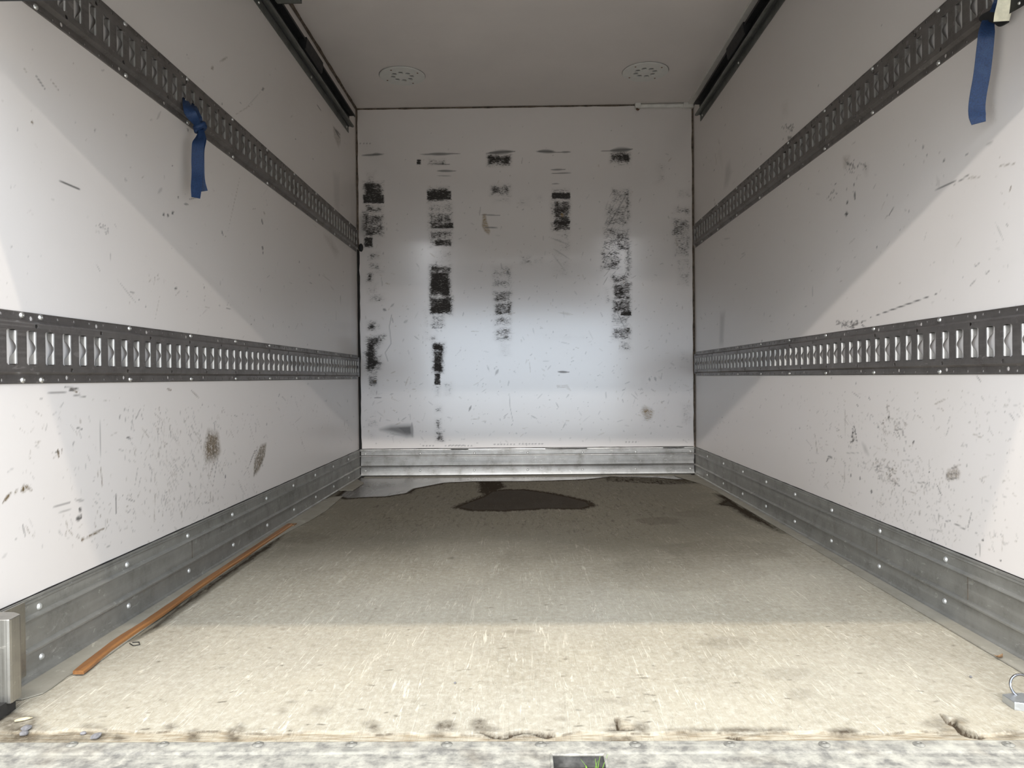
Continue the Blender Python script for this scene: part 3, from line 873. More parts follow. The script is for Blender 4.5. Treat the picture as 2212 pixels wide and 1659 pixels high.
PF.a = np.minimum(PF.a, 1.0)
fpoly([(1335, 1552), (1372, 1566), (1366, 1573), (1338, 1572)], .75, 3, .003)
fpoly([(2040, 1560), (2062, 1570), (2090, 1584), (2104, 1592), (2030, 1592)], .6, 3, .004)
fpoly([(2060, 1550), (2090, 1562), (2080, 1568), (2064, 1558)], .7, 3, .003)
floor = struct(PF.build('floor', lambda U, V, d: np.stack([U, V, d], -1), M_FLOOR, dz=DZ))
struct(MB().box((XL - .012, 1.0765, -.12), (XR + .012, YB + .012, -.025)).obj('trim_7', M_SHELL))

# ------------------------------------------------------------------ rear sill with its hand slot
hx0, hx1 = at(1191, 1634, 2, -.004).x, at(1307, 1634, 2, -.004).x
hy1, hy0 = 1.0405, .952
sb = MB()
SX0, SX1 = XL - .05, XR + .05
prof = [(1.0765, -.030), (1.0765, -.0032), (1.062, -.0032), (1.053, -.0034), (1.048, -.0037), (1.0430, -.0048)]


def sill_strip(x0, x1, pr):
    rings = [[(x, y, z) for (y, z) in pr] for x in (x0, x1)]
    n = len(pr)
    sb.add([p for r_ in rings for p in r_], [(i, i + n, i + n + 1, i + 1) for i in range(n - 1)])


sill_strip(SX0, SX1, prof)
ZS = -.0048
for (a, b, c, d) in [(SX0, hx0, .93, 1.0430), (hx1, SX1, .93, 1.0430), (hx0, hx1, hy1, 1.0430), (hx0, hx1, .93, hy0)]:
    sb.add([(a, c, ZS), (b, c, ZS), (b, d, ZS), (a, d, ZS)], [(0, 1, 2, 3)])
sb.add([(SX0, .93, ZS), (SX1, .93, ZS), (SX1, .93, -.16), (SX0, .93, -.16)], [(0, 3, 2, 1)])
sill = struct(sb.obj('trim_8', M_SILL))
hb = MB()
zb = -.052
hb.add([(hx0, hy0, ZS), (hx1, hy0, ZS), (hx1, hy1, ZS), (hx0, hy1, ZS), (hx0, hy0, zb), (hx1, hy0, zb), (hx1, hy1, zb), (hx0, hy1, zb)],
       [(0, 4, 5, 1), (1, 5, 6, 2), (2, 6, 7, 3), (3, 7, 4, 0)])
hb.box((hx0, hy1 - .006, -.019), (hx1, hy1, -.0155))
hb.obj('slot_wall', M_SILLDK, sill)
MB().box((hx0 - .004, hy0 - .01, zb - .008), (hx1 + .004, hy1 + .004, zb)).obj('slot_floor', M_SILL, sill)
rim = MB()
for a, b in [((hx0, hy1), (hx1, hy1)), ((hx0, hy0), (hx0, hy1)), ((hx1, hy0), (hx1, hy1))]:
    rim.tube([(a[0], a[1], ZS + .0004), (b[0], b[1], ZS + .0004)], .0022, 8)
rim.obj('slot_rim', M_SILL, sill, smooth=40)
scr = MB().lathe([(0, .0012), (.0028, .0010), (.0034, .0016), (.0062, .0014), (.0085, 0)], 14).mesh('sill_screw', M_SILLSCR, 40)
for px in (155, 352, 557, 759, 965, 1168, 1372, 1576, 1781, 1985, 2178):
    p = at(px, 1608, 2, -.003)
    inst(scr, 'sill_screw', sill, (p.x, p.y, -.0028))

# ------------------------------------------------------------------ kick plates (ribbed aluminium)
def kick_profile():
    z = SK
    # (proud, z)
    return [(.0005, z), (.0040, z - .0005), (.0046, z - .0042), (.0030, z - .0055), (.0030, z - .0066), (.0046, z - .0078), (.0048, z - .0106), (.0030, z - .0120),
            (.0030, z - .0315), (.0048, z - .0330), (.0105, z - .0350), (.0108, z - .0372), (.0046, z - .0390), (.0034, z - .0405),
            (.0032, z - .0880), (.0070, z - .0900), (.0104, z - .0930), (.0100, z - .0965), (.0034, z - .0985), (.0032, z - .1010),
            (.0032, .0160), (.0044, .0080), (.0080, .0042), (.0110, .0034)]


KP = kick_profile()


def flange_obj(name, pts, z0, z1, parent, mat):
    n = len(pts)
    b = MB().loft([[(p[0], p[1], z) for p in pts] for z in (z0, z1)])
    return b.obj(name, mat, parent)


def kick_side(name, x, s, y0, y1):
    b = MB()
    b.loft([[(x + s * p, y, z) for (p, z) in KP] for y in np.linspace(y0, y1, 8)], closed=False)
    o = struct(b.obj(name, M_KICK, smooth=25))
    return o


kl = kick_side('baseboard_left', XL, 1, Y0, YB)
kr = kick_side('baseboard_right', XR, -1, Y0, YB)
kb = MB().loft([[(x, YB - p, z) for (p, z) in KP] for x in np.linspace(XL + .004, XR - .004, 6)], closed=False).obj('baseboard_back', M_KICKB, smooth=25)
struct(kb)
# floor flanges: the left one is wider, its near corner is cut round and it ends short of the back
lf = [fl(46, 1500), fl(46, 1514), fl(70, 1507), fl(93, 1500), fl(112, 1488), fl(150, 1460)]
lf = [(XL + .006, lf[1][1] - .004)] + lf[1:] + [(-.803, 1.38), (-.818, 1.75), (-.826, 2.2), (-.820, 2.5), (-.801, 2.72), (-.792, 2.95), fl(735, 1078), fl(741, 1073), fl(724, 1074), (XL + .006, 3.20)]
flange_obj('floor_flange', lf, .0012, .0034, kl, M_FLANGE)
p0, p1, p2, p3 = fl(763, 1060), fl(785, 1046), fl(785, 1042), fl(758, 1056)
flange_obj('floor_flange', [p0, p1, (p1[0] - .004, p1[1] + .03), (XL + .006, 3.86), (XL + .006, p0[1])], .0012, .0034, kl, M_FLANGE)
rf = [(XR - .006, Y0), (.874, Y0), (.8755, 1.3), (.877, 2.4), (.878, 3.4), (.862, 3.62), (.80, YB - .085), (.80, YB - .05), (XR - .006, YB - .05)]
flange_obj('floor_flange', rf[::-1], .0012, .0034, kr, M_FLANGE)
flange_obj('floor_flange', [(XL + .03, YB - .045), (XR - .03, YB - .045), (XR - .03, YB - .008), (XL + .03, YB - .008)], .0006, .0024, kb, M_FLANGE)
riv = MB().lathe([(0, .0034), (.0022, .0032), (.0024, .0026), (.0030, .0026), (.0030, .0034), (.0052, .0022), (.0064, 0)], 12, (0, 0, 0), (0, 1, 0), (0, 0, 1), (1, 0, 0)).mesh('rivet', M_RIVET, 50)
for par, x, s, near in ((kl, XL, 1, [(81, 1308), (275, 1217)]), (kr, XR, -1, [(2046, 1204), (1900, 1139)])):
    ys = [at(px, py, 0, x).y for px, py in near]
    stp = .2960
    y = ys[0]
    while y > 1.10:
        y -= stp
    y += stp
    while y < YB - .02:
        inst(riv, 'rivet', par, (x + s * .0030, y, .1245), None, (s, 1, 1))
        inst(riv, 'rivet', par, (x + s * .0032, y + .004, .0320), None, (s, 1, 1))
        y += stp
for px in (790, 908, 1025, 1140, 1258, 1373, 1491):
    for py, z in ((978, .1245), (1016, .0320)):
        inst(riv, 'rivet', kb, (at(px, py, 1, YB).x, YB - .0030, z), (0, 0, -math.pi / 2))
# short upright seams of the side plates
for par, x, s, px, py in ((kl, XL, 1, 412, 1170), (kr, XR, -1, 2094, 1260), (kr, XR, -1, 1897, 1160)):
    y = at(px, py, 0, x).y
    MB().box((x + s * .0030 - .0006, y - .001, .05), (x + s * .0030 + .0006, y + .001, .112)).obj('plate_seam', M_SEAL_BRN, par)

# ------------------------------------------------------------------ corner sealant and conduit
def strip(name, pts, w, mat, ax1, ax2):
    b = MB()
    rings = []
    for k, p in enumerate(pts):
        p = Vector(p)
        ww = w * random.uniform(.8, 1.25)
        rings.append([p, p + Vector(ax1) * ww, p + (Vector(ax1) + Vector(ax2)) * ww * .30, p + Vector(ax2) * ww])
    b.loft(rings)
    return struct(b.obj(name, mat, smooth=60))


def seg(a, b, n):
    a, b = Vector(a), Vector(b)
    return [a.lerp(b, i / n) for i in range(n + 1)]


strip('trim_9', seg((XL + .001, YB - .001, .0), (XL + .001, YB - .001, 1.22), 34), .010, M_SEAL_BLK, (1, 0, 0), (0, -1, 0))
strip('trim_10', seg((XL + .001, YB - .001, 1.22), (XL + .001, YB - .001, ZC - .002), 20), .008, M_SEAL_BRN, (1, 0, 0), (0, -1, 0))
strip('trim_11', seg((XR - .001, YB - .001, SK), (XR - .001, YB - .001, ZC - .002), 40), .008, M_SEAL_BRN, (-1, 0, 0), (0, -1, 0))
strip('trim_12', seg((XL + .002, YB - .001, ZC - .001), (.62, YB - .001, ZC - .001), 40), .006, M_SEAL_BRN, (0, -1, 0), (0, 0, -1))
strip('trim_13', seg((XL + .001, 2.0, ZC - .001), (XL + .001, YB - .002, ZC - .001), 40), .009, M_SEAL_BRN, (1, 0, 0), (0, 0, -1))
strip('trim_14', seg((XR - .001, 2.0, ZC - .001), (XR - .001, YB - .002, ZC - .001), 30), .008, M_SEAL_BRN, (-1, 0, 0), (0, 0, -1))
strip('trim_15', seg((XR - .002, YB - .002, .0), (XR - .002, YB - .002, SK), 8), .010, M_SEAL_BLK, (-1, 0, 0), (0, -1, 0))
strip('trim_16', seg((XL + .004, YB - .002, .0), (XR - .004, YB - .002, .0), 40), .010, M_SEAL_BLK, (0, -1, 0), (0, 0, 1))

strip('trim_17', seg((XL + .0005, Y0, SK - .0004), (XL + .0005, YB - .01, SK - .0004), 60), .0022, M_SEAL_BLK, (1, 0, 0), (0, 0, 1))
strip('trim_18', seg((XR - .0005, Y0, SK - .0004), (XR - .0005, YB - .01, SK - .0004), 60), .0020, M_SEAL_BLK, (-1, 0, 0), (0, 0, 1))
strip('trim_19', seg((XL + .01, YB - .0005, SK - .0004), (XR - .01, YB - .0005, SK - .0004), 40), .0036, M_SEAL_BLK, (0, -1, 0), (0, 0, 1))
for px0, px1 in ((974, 1012), (1178, 1235), (1228, 1268), (1432, 1478)):
    xa, xb = at(px0, 970, 1, YB).x, at(px1, 970, 1, YB).x
    n = 7
    gp = MB().loft([[(xa + (xb - xa) * k / (n - 1), YB - .0052, SK - .004 - .004 * math.sin(math.pi * (k + .6) / (n + .2)) * random.uniform(.6, 1.1)), (xa + (xb - xa) * k / (n - 1), YB - .0052, SK - .0015),
                     (xa + (xb - xa) * k / (n - 1), YB - .001, SK - .0015), (xa + (xb - xa) * k / (n - 1), YB - .001, SK - .006)] for k in range(n)])
    gp.obj('lip_gap', M_SEAL_BLK, kb)  # black solids stand in for the shaded voids behind the bent lip

cd = empty('cable_conduit', (.62, YB - .012, ZC - .012))
tag(cd, 'white cable conduit along the ceiling edge above the back wall, turning along the right wall', 'conduit')
x1c = XR - .012


def loc(o, p):
    return (p[0] - o.location.x, p[1] - o.location.y, p[2] - o.location.z)


MB().tube([loc(cd, p) for p in seg((.63, YB - .012, ZC - .0125), (x1c - .03, YB - .012, ZC - .0125), 6)], .0115, 12).obj('conduit_pipe', M_CONDUIT, cd, smooth=40)
MB().box(loc(cd, (x1c - .044, YB - .028, ZC - .028)), loc(cd, (XR - .003, YB - .001, ZC - .001))).obj('corner_box', M_CONDUIT, cd)
MB().box(loc(cd, (XR - .030, 1.95, ZC - .0130)), loc(cd, (XR - .006, YB - .028, ZC - .0005))).obj('side_duct', M_CONDUIT, cd)
MB().box(loc(cd, (.612, YB - .030, ZC - .026)), loc(cd, (.640, YB - .001, ZC - .001))).obj('end_cap', M_CONDUIT, cd)
MB().tube([loc(cd, p) for p in [(.622, YB - .02, ZC - .026), (.618, YB - .022, ZC - .034), (.626, YB - .024, ZC - .039), (.632, YB - .02, ZC - .033), (.624, YB - .018, ZC - .030)]], .003, 6).obj('rusty_clip', M_RUST, cd, smooth=60)

# black plug where the left upper rail meets the back corner
pp = at(780, 535, 1, YB)
pl = MB().lathe([(0, .012), (.007, .011), (.011, .006), (.012, 0)], 14, (pp.x, YB - .001, pp.z), (1, 0, 0), (0, 0, 1), (0, -1, 0))
pl.v = [(v[0], v[1], pp.z + (v[2] - pp.z) * 1.9) for v in pl.v]
tag(pl.obj('rubber_plug', M_BLACK, smooth=60), 'small black rubber plug at the end of the upper left rail by the back corner', 'plug')

# ------------------------------------------------------------------ slotted cargo rails
PITCH_R = .0508
RH = .127


def rail_meshes(n_cells, s):
    """rail plate along +y from y = 0, wall plane x = 0, room towards s"""
    b = MB()
    fb, wv = .0022, .0120           # flange proud, web proud
    bands = [0, .0155, .0205, .0330, .0940, .1065, .1115, .127]

    def px(z):
        if z <= .0155 or z >= .1115:
            return fb
        if .0205 <= z <= .1065:
            return wv
        if z < .0205:
            return fb + (wv - fb) * (z - .0155) / .005
        return fb + (wv - fb) * (.1115 - z) / .005

    def quad(y0, z0, y1, z1):
        b.add([(s * px(z0), y0, z0), (s * px(z0), y1, z0), (s * px(z1), y1, z1), (s * px(z1), y0, z1)], [(0, 1, 2, 3)])

    def holed(y0, z0, y1, z1, cy, cz, ry, rz):
        outer = [(y0, z0), (cy, z0), (y1, z0), (y1, cz), (y1, z1), (cy, z1), (y0, z1), (y0, cz)]
        inner = [(cy + ry * math.cos(q), cz + rz * math.sin(q)) for q in [math.radians(a) for a in (225, 270, 315, 0, 45, 90, 135, 180)]]
        vs = [(s * px(min(max(z, z0 + 1e-6), z1 - 1e-6)) if z1 - z0 < .02 and not (z0 < .02 < z1) else s * px(z), y, z) for y, z in outer + inner]
        b.add(vs, [(i, (i + 1) % 8, 8 + (i + 1) % 8, 8 + i) for i in range(8)])
        # rim thickness
        k = len(b.v)
        inn = vs[8:]
        b.add(inn + [(p[0] - s * .0018, p[1], p[2]) for p in inn], [(i, (i + 1) % 8, 8 + (i + 1) % 8, 8 + i) for i in range(8)])

    OFF = .0152
    for k in range(-1, n_cells):
        y = k * PITCH_R + OFF
        yh = y + PITCH_R / 2
        ye = y + PITCH_R
        if k == -1:
            y = yh = 0
        if k == n_cells - 1:
            ye = n_cells * PITCH_R
            yh = min(yh, ye)
        # flanges: small hole between slots, screw every sixth
        for z0, z1, up in ((0, .0155, False), (.1115, .127, True)):
            cz = .0066 if not up else .1204
            big = (k % 4 == 1) if not up else (k % 4 == 3)
            if k % 6 == 3 or k in (-1, 2, n_cells - 1):
                quad(yh, z0, ye, z1)
            else:
                holed(yh, z0, ye, z1, yh + .0127, cz, .0026, .0034)
            if k == -1:
                continue
            if big:
                holed(y, z0, yh, z1, y + .0127, (.0104 if not up else .1166), .0050, .0047)
            else:
                quad(y, z0, yh, z1)
        for z0, z1 in ((.0155, .0205), (.1065, .1115)):
            quad(y, z0, ye, z1)
        for z0, z1, up in ((.0205, .0330, False), (.0940, .1065, True)):
            big = (k % 4 == 1) if not up else (k % 4 == 3)
            if k == -1:
                quad(y, z0, ye, z1)
                continue
            if big:
                holed(y, z0, yh, z1, y + .0127, (.0248 if not up else .1022), .0048, .0040)
            else:
                quad(y, z0, yh, z1)
            quad(yh, z0, ye, z1)
    for k in range(n_cells):
        y = k * PITCH_R
        ye = y + PITCH_R
        # slot band: opening .024 wide, corners slightly rounded
        a0, a1 = y + .0127 - .0120, y + .0127 + .0120
        quad(a1, .0330, ye, .0940)
        quad(y, .0330, a0, .0940)
        c = .003
        for yy, d in ((a0, 1), (a1, -1)):
            for zz, e in ((.0330, 1), (.0940, -1)):
                b.add([(s * wv, yy, zz), (s * wv, yy + d * c, zz), (s * wv, yy, zz + e * c)], [(0, 1, 2)])
        # plate thickness at slot ends
        for zz in (.0330, .0940):
            b.add([(s * wv, a0, zz), (s * wv, a1, zz), (s * (wv - .0028), a1, zz), (s * (wv - .0028), a0, zz)], [(0, 1, 2, 3)])
    L = n_cells * PITCH_R
    for z0, z1 in ((0, 0), (.127, .127)):
        b.add([(0, 0, z0), (0, L, z0), (s * fb, L, z0), (s * fb, 0, z0)], [(0, 1, 2, 3)])
    # rolled lips along the outer edges
    for z in (.0012, .1258):
        b.tube([(s * .0018, 0, z), (s * .0018, L, z)], .0013, 6)
    body = b.mesh('rail_plate', M_RAIL)
    # lips pressed into one slot: two tongues with a half-moon cut, bent back to the wall
    t = MB()
    N = 17
    for side in (-1, 1):
        rows = []
        for i in range(N):
            z = .0345 + (.0925 - .0345) * i / (N - 1)
            f = (z - .0635) / .029
            dep = .0112 if abs(f) > .56 else .0112 - .0102 * (math.cos(f / .56 * math.pi / 2) ** .75)
            row = []
            for q in (0, .12, .28, .5, .75, 1.0):
                inx = max(dep, .0009) * q
                bend = max(0, 1 - inx / .0036)
                row.append((s * (wv + .0002 - inx), .0127 + side * (.0112 + .0022 * bend ** 2 - .10 * max(0, inx - .0036)), z))
            rows.append(row)
        vs = [p for r_ in rows for p in r_]
        n = 6
        fs = []
        for i in range(N - 1):
            for j in range(n - 1):
                fs.append((i * n + j, i * n + j + 1, (i + 1) * n + j + 1, (i + 1) * n + j))
        t.add(vs, fs)
    lip = t.mesh('slot_lip', M_LIP, 60)
    return body, lip


scr_m = {}
for s in (1, -1):
    scr_m[s] = MB().lathe([(0, .0026), (.0016, .0026), (.0018, .0036), (.0042, .0030), (.0058, .0008), (.0060, 0)], 12, (0, 0, 0), (0, 1, 0), (0, 0, 1), (s, 0, 0)).mesh('screw', M_SCREW, 50)
RAIL_Y0 = 1.2443 - .0127 - 2 * PITCH_R
NC = int((YB - .012 - RAIL_Y0) / PITCH_R)
for s, x in ((1, XL), (-1, XR)):
    body, lip = rail_meshes(NC, s)
    for hi, z in ((0, LOW[0]), (1, UPP[0])):
        r = empty('cargo_rail', (x, RAIL_Y0, z))
        side = 'left' if s == 1 else 'right'
        lab = {(1, 0): 'lower slotted grey steel rail on the left wall, bright lips in its slots', (1, 1): 'upper slotted dark steel rail on the left wall with a knotted blue strap',
               (-1, 0): 'lower slotted grey steel rail on the right wall, bright lips in its slots', (-1, 1): 'upper slotted dark steel rail on the right wall with a buckled blue strap'}[(s, hi)]
        tag(r, lab, 'rail', 'slotted cargo rails on the side walls')
        inst(body, 'rail_plate', r, (0, 0, 0))
        for k in range(NC):
            inst(lip, 'slot_lip', r, (0, k * PITCH_R, 0))
            if k % 6 == 3 or k == 2:
                for zz in (.0066, .1204):
                    inst(scr_m[s], 'screw', r, (s * .0022, k * PITCH_R + .0533, zz))
        cap = MB().box((0, NC * PITCH_R, .012), (s * .0105, NC * PITCH_R + .006, .115))
        cap.obj('end_cap', M_RAIL, r)

# ------------------------------------------------------------------ roll-up door tracks
def track(x, s, y0, y1, zf, label):
    t = empty('door_track', (x, y1, zf))
    tag(t, label, 'track', 'roll-up door tracks under the ceiling')
    L = y0 - y1

    def ext(prof, ya=0.0, yb=L):
        return MB().loft([[(s * p, y, z) for p, z in prof] for y in (ya, yb)])
    mf = ext([(.0004, 0), (.0034, 0), (.0034, .046), (.0004, .046)]).obj('mounting_flange', M_TRACK, t)
    web = [(.0034, .030), (.007, .034), (.007, .088), (.0004, .088), (.0004, .030)]
    ext(web).obj('track_web', M_BLACK, t)
    lip = [(.006, .0330), (.018, .0285), (.024, .0270), (.029, .0285), (.031, .0325), (.0295, .0370), (.0265, .0360), (.0275, .0330), (.0250, .0305), (.019, .0315), (.006, .0365)]
    ext(lip).obj('track_lip', M_TRACK, t, smooth=40)
    ext([(.006, .0850), (.034, .0860), (.0345, .0790), (.037, .0790), (.037, .0890), (.006, .0890)]).obj('track_top', M_BLACK, t)
    bolt = MB().lathe([(0, .004), (.004, .0036), (.006, 0)], 10, (0, 0, 0), (0, 1, 0), (0, 0, 1), (s, 0, 0)).mesh('bolt', M_SCREW, 50)
    y = -.05
    while y > L:
        inst(bolt, 'bolt', mf, (s * .0034, y, .014))
        y -= .62
    ext([(.009, .046), (.034, .046), (.038, .058), (.041, .082), (.041, .094), (.009, .094)], -.62, -.86).obj('rubber_stop', M_BLACK, t)
    return t


pe = at(752, 287, 0, XL)
track(XL, 1, 1.14, pe.y, pe.z, 'dark steel door track under the ceiling along the left wall')
pe2 = at(1514, 262, 0, XR)
track(XR, -1, 1.14, pe2.y, pe2.z, 'dark steel door track under the ceiling along the right wall')

# ------------------------------------------------------------------ roll-up door, half lowered over the opening
ZD = at(0, 3.0, 1, 1.114).z
door = empty('roll_up_door', (0, 1.09, ZD))
tag(door, 'half lowered grey roll-up door, bottom edge across the top of the view', 'door')
DX0, DX1 = XL + .064, XR - .064
zt = 1.70
n_p = 2
hh = (zt - ZD - .03) / n_p
for k in range(n_p):
    z0 = ZD + .03 + k * hh
    MB().box((DX0, .0, z0 - ZD), (DX1, .022, z0 - ZD + hh - .003)).obj('door_panel', M_DOOR, door)
MB().box((DX0 - .02, .0, 0), (DX1 + .02, .024, .03)).obj('bottom_seal', M_BLACK, door)
arc = [(.011 + .17 * (1 - math.cos(q)), zt + .17 * math.sin(q)) for q in [math.radians(a) for a in (0, 22.5, 45, 67.5, 90)]]
zt2 = zt + .17
for k in range(4):
    (ya, za), (yb, zb_) = arc[k], arc[k + 1]
    d = Vector((0, yb - ya, zb_ - za)).normalized()
    nn = Vector((0, -d.z, d.y)) * .011
    MB().loft([[(x, ya + nn.y, za - ZD + nn.z), (x, yb + nn.y, zb_ - ZD + nn.z), (x, yb - nn.y, zb_ - ZD - nn.z), (x, ya - nn.y, za - ZD - nn.z)] for x in (DX0, DX1)]).obj('door_panel', M_DOOR, door)
y = arc[-1][0]
yend = at(620, 8, 2, 1.842).y - 1.09 - .012
n_h = 4
for k in range(n_h):
    a = y + (yend - y) * k / n_h
    b = y + (yend - y) * (k + 1) / n_h - .003
    MB().box((DX0, a, zt2 - ZD - .011), (DX1, b, zt2 - ZD + .011)).obj('door_panel', M_DOOR, door)
# roller hinge at the upper corner, just dipping into the view
bx = at(600, 6, 1, 1.09 + yend).x
for sx in (-1, 1):
    xa = bx if sx < 0 else -bx + (XR + XL)
    hbm = MB()
    hbm.box((xa - .0 if sx < 0 else xa - .085, yend - .05, zt2 - ZD - .036), (xa + .085 if sx < 0 else xa, yend - .002, zt2 - ZD - .033))
    hbm.box((xa if sx < 0 else xa - .085, yend - .005, zt2 - ZD - .036), (xa + .085 if sx < 0 else xa, yend - .002, zt2 - ZD - .011))
    hbm.tube([(xa - .05 * -sx * -1, yend - .03, zt2 - ZD - .024), (xa + .05 * -sx, yend - .03, zt2 - ZD - .024)], .006, 8)
    hbm.obj('roller_hinge', M_TRACK, door)

# ------------------------------------------------------------------ ceiling lamps
def ring_disc():
    """round plate, underside at z = -.006, with eight round wells"""
    b = MB()
    b.lathe([(.1085, 0), (.1085, -.004), (.1065, -.006)], 48)
    # underside with wells: sectors
    n, rw, rr = 8, .0132, .0445
    zz = -.006
    for k in range(n):
        q0 = 2 * math.pi * k / n
        q1 = q0 + 2 * math.pi / n
        qc = (q0 + q1) / 2
        cx, cy = rr * math.cos(qc), rr * math.sin(qc)
        # outline of the sector annulus r .022 -> .067 sampled, matched to 24 well points
        outer = []
        M = 6
        r_in, r_out = .022, .067
        for i in range(M):
            q = q0 + (q1 - q0) * i / M
            outer.append((r_out, q))
        for i in range(M):
            outer.append((r_out + (r_in - r_out) * i / M, q1))
        for i in range(M):
            q = q1 + (q0 - q1) * i / M
            outer.append((r_in, q))
        for i in range(M):
            outer.append((r_in + (r_out - r_in) * i / M, q0))
        o = [(r * math.cos(q), r * math.sin(q)) for r, q in outer]
        w = []
        for (x, y_) in o:
            a = math.atan2(y_ - cy, x - cx)
            w.append((cx + rw * math.cos(a), cy + rw * math.sin(a)))
        N = len(o)
        vs = [(x, y_, zz) for x, y_ in o] + [(x, y_, zz) for x, y_ in w] + [(x, y_, -.0006) for x, y_ in w]
        fs = [(i, (i + 1) % N, N + (i + 1) % N, N + i) for i in range(N)] + [(N + i, N + (i + 1) % N, 2 * N + (i + 1) % N, 2 * N + i) for i in range(N)]
        b.add(vs, fs)
    b.lathe([(.067, zz), (.1065, zz)], 48)
    b.lathe([(0, zz), (.022, zz)], 48)
    return b.mesh('lamp_plate', M_PLASTIC, 40)


plate = ring_disc()
lens = MB().lathe([(0, -.0030), (.007, -.0026), (.0128, -.0010)], 14).mesh('lamp_lens', M_LENS, 60)
lscrew = MB().lathe([(0, -.0012), (.0032, -.0014), (.0046, 0)], 10).mesh('screw', M_RUST, 50)
shadow_ring = MB().lathe([(.1100, -.0012), (.1086, -.0012)], 48).mesh('shadow_gap_ring', M_SEAL_BLK)  # flat black ring drawn as the shadow gap around the lamp plate
for px, py, rot, lab in ((869, 163, .35, 'round white ceiling lamp with eight lenses, the left one of the pair'), (1394, 154, .12, 'round white ceiling lamp with eight lenses, the one above the right conduit')):
    p = at(px, py, 2, ZC)
    l = empty('ceiling_lamp', (p.x, p.y, ZC - .0005))
    l.rotation_euler = (0, 0, rot)
    tag(l, lab, 'lamp', 'round ceiling lamps')
    inst(plate, 'lamp_plate', l, (0, 0, 0))
    inst(shadow_ring, 'shadow_ring', l, (0, 0, 0))
    for k in range(8):
        q = 2 * math.pi * (k + .5) / 8
        inst(lens, 'lamp_lens', l, (.0445 * math.cos(q), .0445 * math.sin(q), 0))
    for k in range(4):
        q = math.pi / 2 * k + .75
        inst(lscrew, 'screw', l, (.088 * math.cos(q), .088 * math.sin(q), -.006))

# ------------------------------------------------------------------ blue straps
def bez(pts, n):
    """Catmull-Rom through pts"""
    P = [Vector(p) for p in pts]
    P = [P[0] * 2 - P[1]] + P + [P[-1] * 2 - P[-2]]
    out = []
    for i in range(1, len(P) - 2):
        for k in range(n):
            t = k / n
            a, b, c, d = P[i - 1:i + 3]
            out.append(.5 * ((2 * b) + (c - a) * t + (2 * a - 5 * b + 4 * c - d) * t * t + (3 * b - a - 3 * c + d) * t ** 3))
    out.append(P[-2])
    return out


def lw(px, py, off):
    return at(px, py, 0, XL + off)


st = empty('tie_strap', tuple(lw(430, 272, .035)))
tag(st, 'blue webbing strap knotted through two slots of the upper left rail, two tails hanging', 'strap')


def rb(parent, pts, dirs, w, th, name, mat, n=6):
    q = bez(pts, n)
    o = parent.location
    q = [p - o for p in q]
    if isinstance(w, list):
        ws = list(np.interp(np.linspace(0, 1, len(q)), np.linspace(0, 1, len(w)), w))
    else:
        ws = w
    if isinstance(dirs, list):
        dd = []
        for i in range(len(q)):
            f = i / (len(q) - 1) * (len(dirs) - 1)
            k = min(int(f), len(dirs) - 2)
            dd.append(tuple(Vector(dirs[k]).lerp(Vector(dirs[k + 1]), f - k)))
        dirs = dd
    return MB().ribbon(q, dirs, ws, th).obj(name, mat, parent, smooth=50)


rb(st, [lw(400, 214, .004), lw(405, 228, .026), lw(410, 242, .036), lw(420, 258, .04), lw(431, 274, .036)], [(.3, 1, 0), (.5, .8, .2), (.8, .5, .3), (.8, .5, .5)], [.014, .024, .030, .022, .014], .0022, 'strap_loop', M_WEB)
rb(st, [lw(401, 236, .012), lw(404, 244, .030), lw(413, 252, .034), lw(424, 266, .035)], [(.5, .8, .4), (.8, .5, .3)], [.010, .016, .012], .002, 'strap_loop', M_WEB)
rb(st, [lw(419, 226, .004), lw(421, 236, .024), lw(426, 252, .034), lw(430, 264, .036), lw(433, 278, .034)], [(.3, 1, 0), (.6, .8, 0), (.8, .5, .2)], [.012, .020, .026, .018, .014], .0022, 'strap_loop', M_WEB)
kn = MB()
for k in range(2):
    c = lw(431 + 2 * k, 271 + 7 * k, .036) - st.location
    pts = [c + Vector((math.cos(q) * .011, math.sin(q) * .009, math.sin(q + .6 + k) * .007)) for q in [2 * math.pi * i / 12 for i in range(12)]]
    kn.tube(pts, .0065, 8, True)
kn.obj('knot', M_WEB, st, smooth=60)
rb(st, [lw(434, 280, .036), lw(433, 296, .044), lw(428, 312, .046), lw(426, 345, .044), lw(426, 375, .044), lw(424, 405, .046), lw(423, 427, .048)], [(.7, -.4, 0), (.8, .3, 0), (.8, .45, 0), (.75, .5, 0)], [.016, .026, .029, .028, .027, .026, .021], .002, 'strap_tail', M_WEB)
rb(st, [lw(434, 281, .040), lw(437, 300, .050), lw(433, 322, .050), lw(433, 350, .050), lw(434, 378, .050), lw(437, 396, .051), lw(441, 413, .052)], [(.7, .3, 0), (.8, .3, 0), (.7, .45, 0)], [.014, .020, .020, .019, .018, .016, .018], .002, 'strap_tail', M_WEB)


def rw_(px, py, off):
    return at(px, py, 0, XR - off)


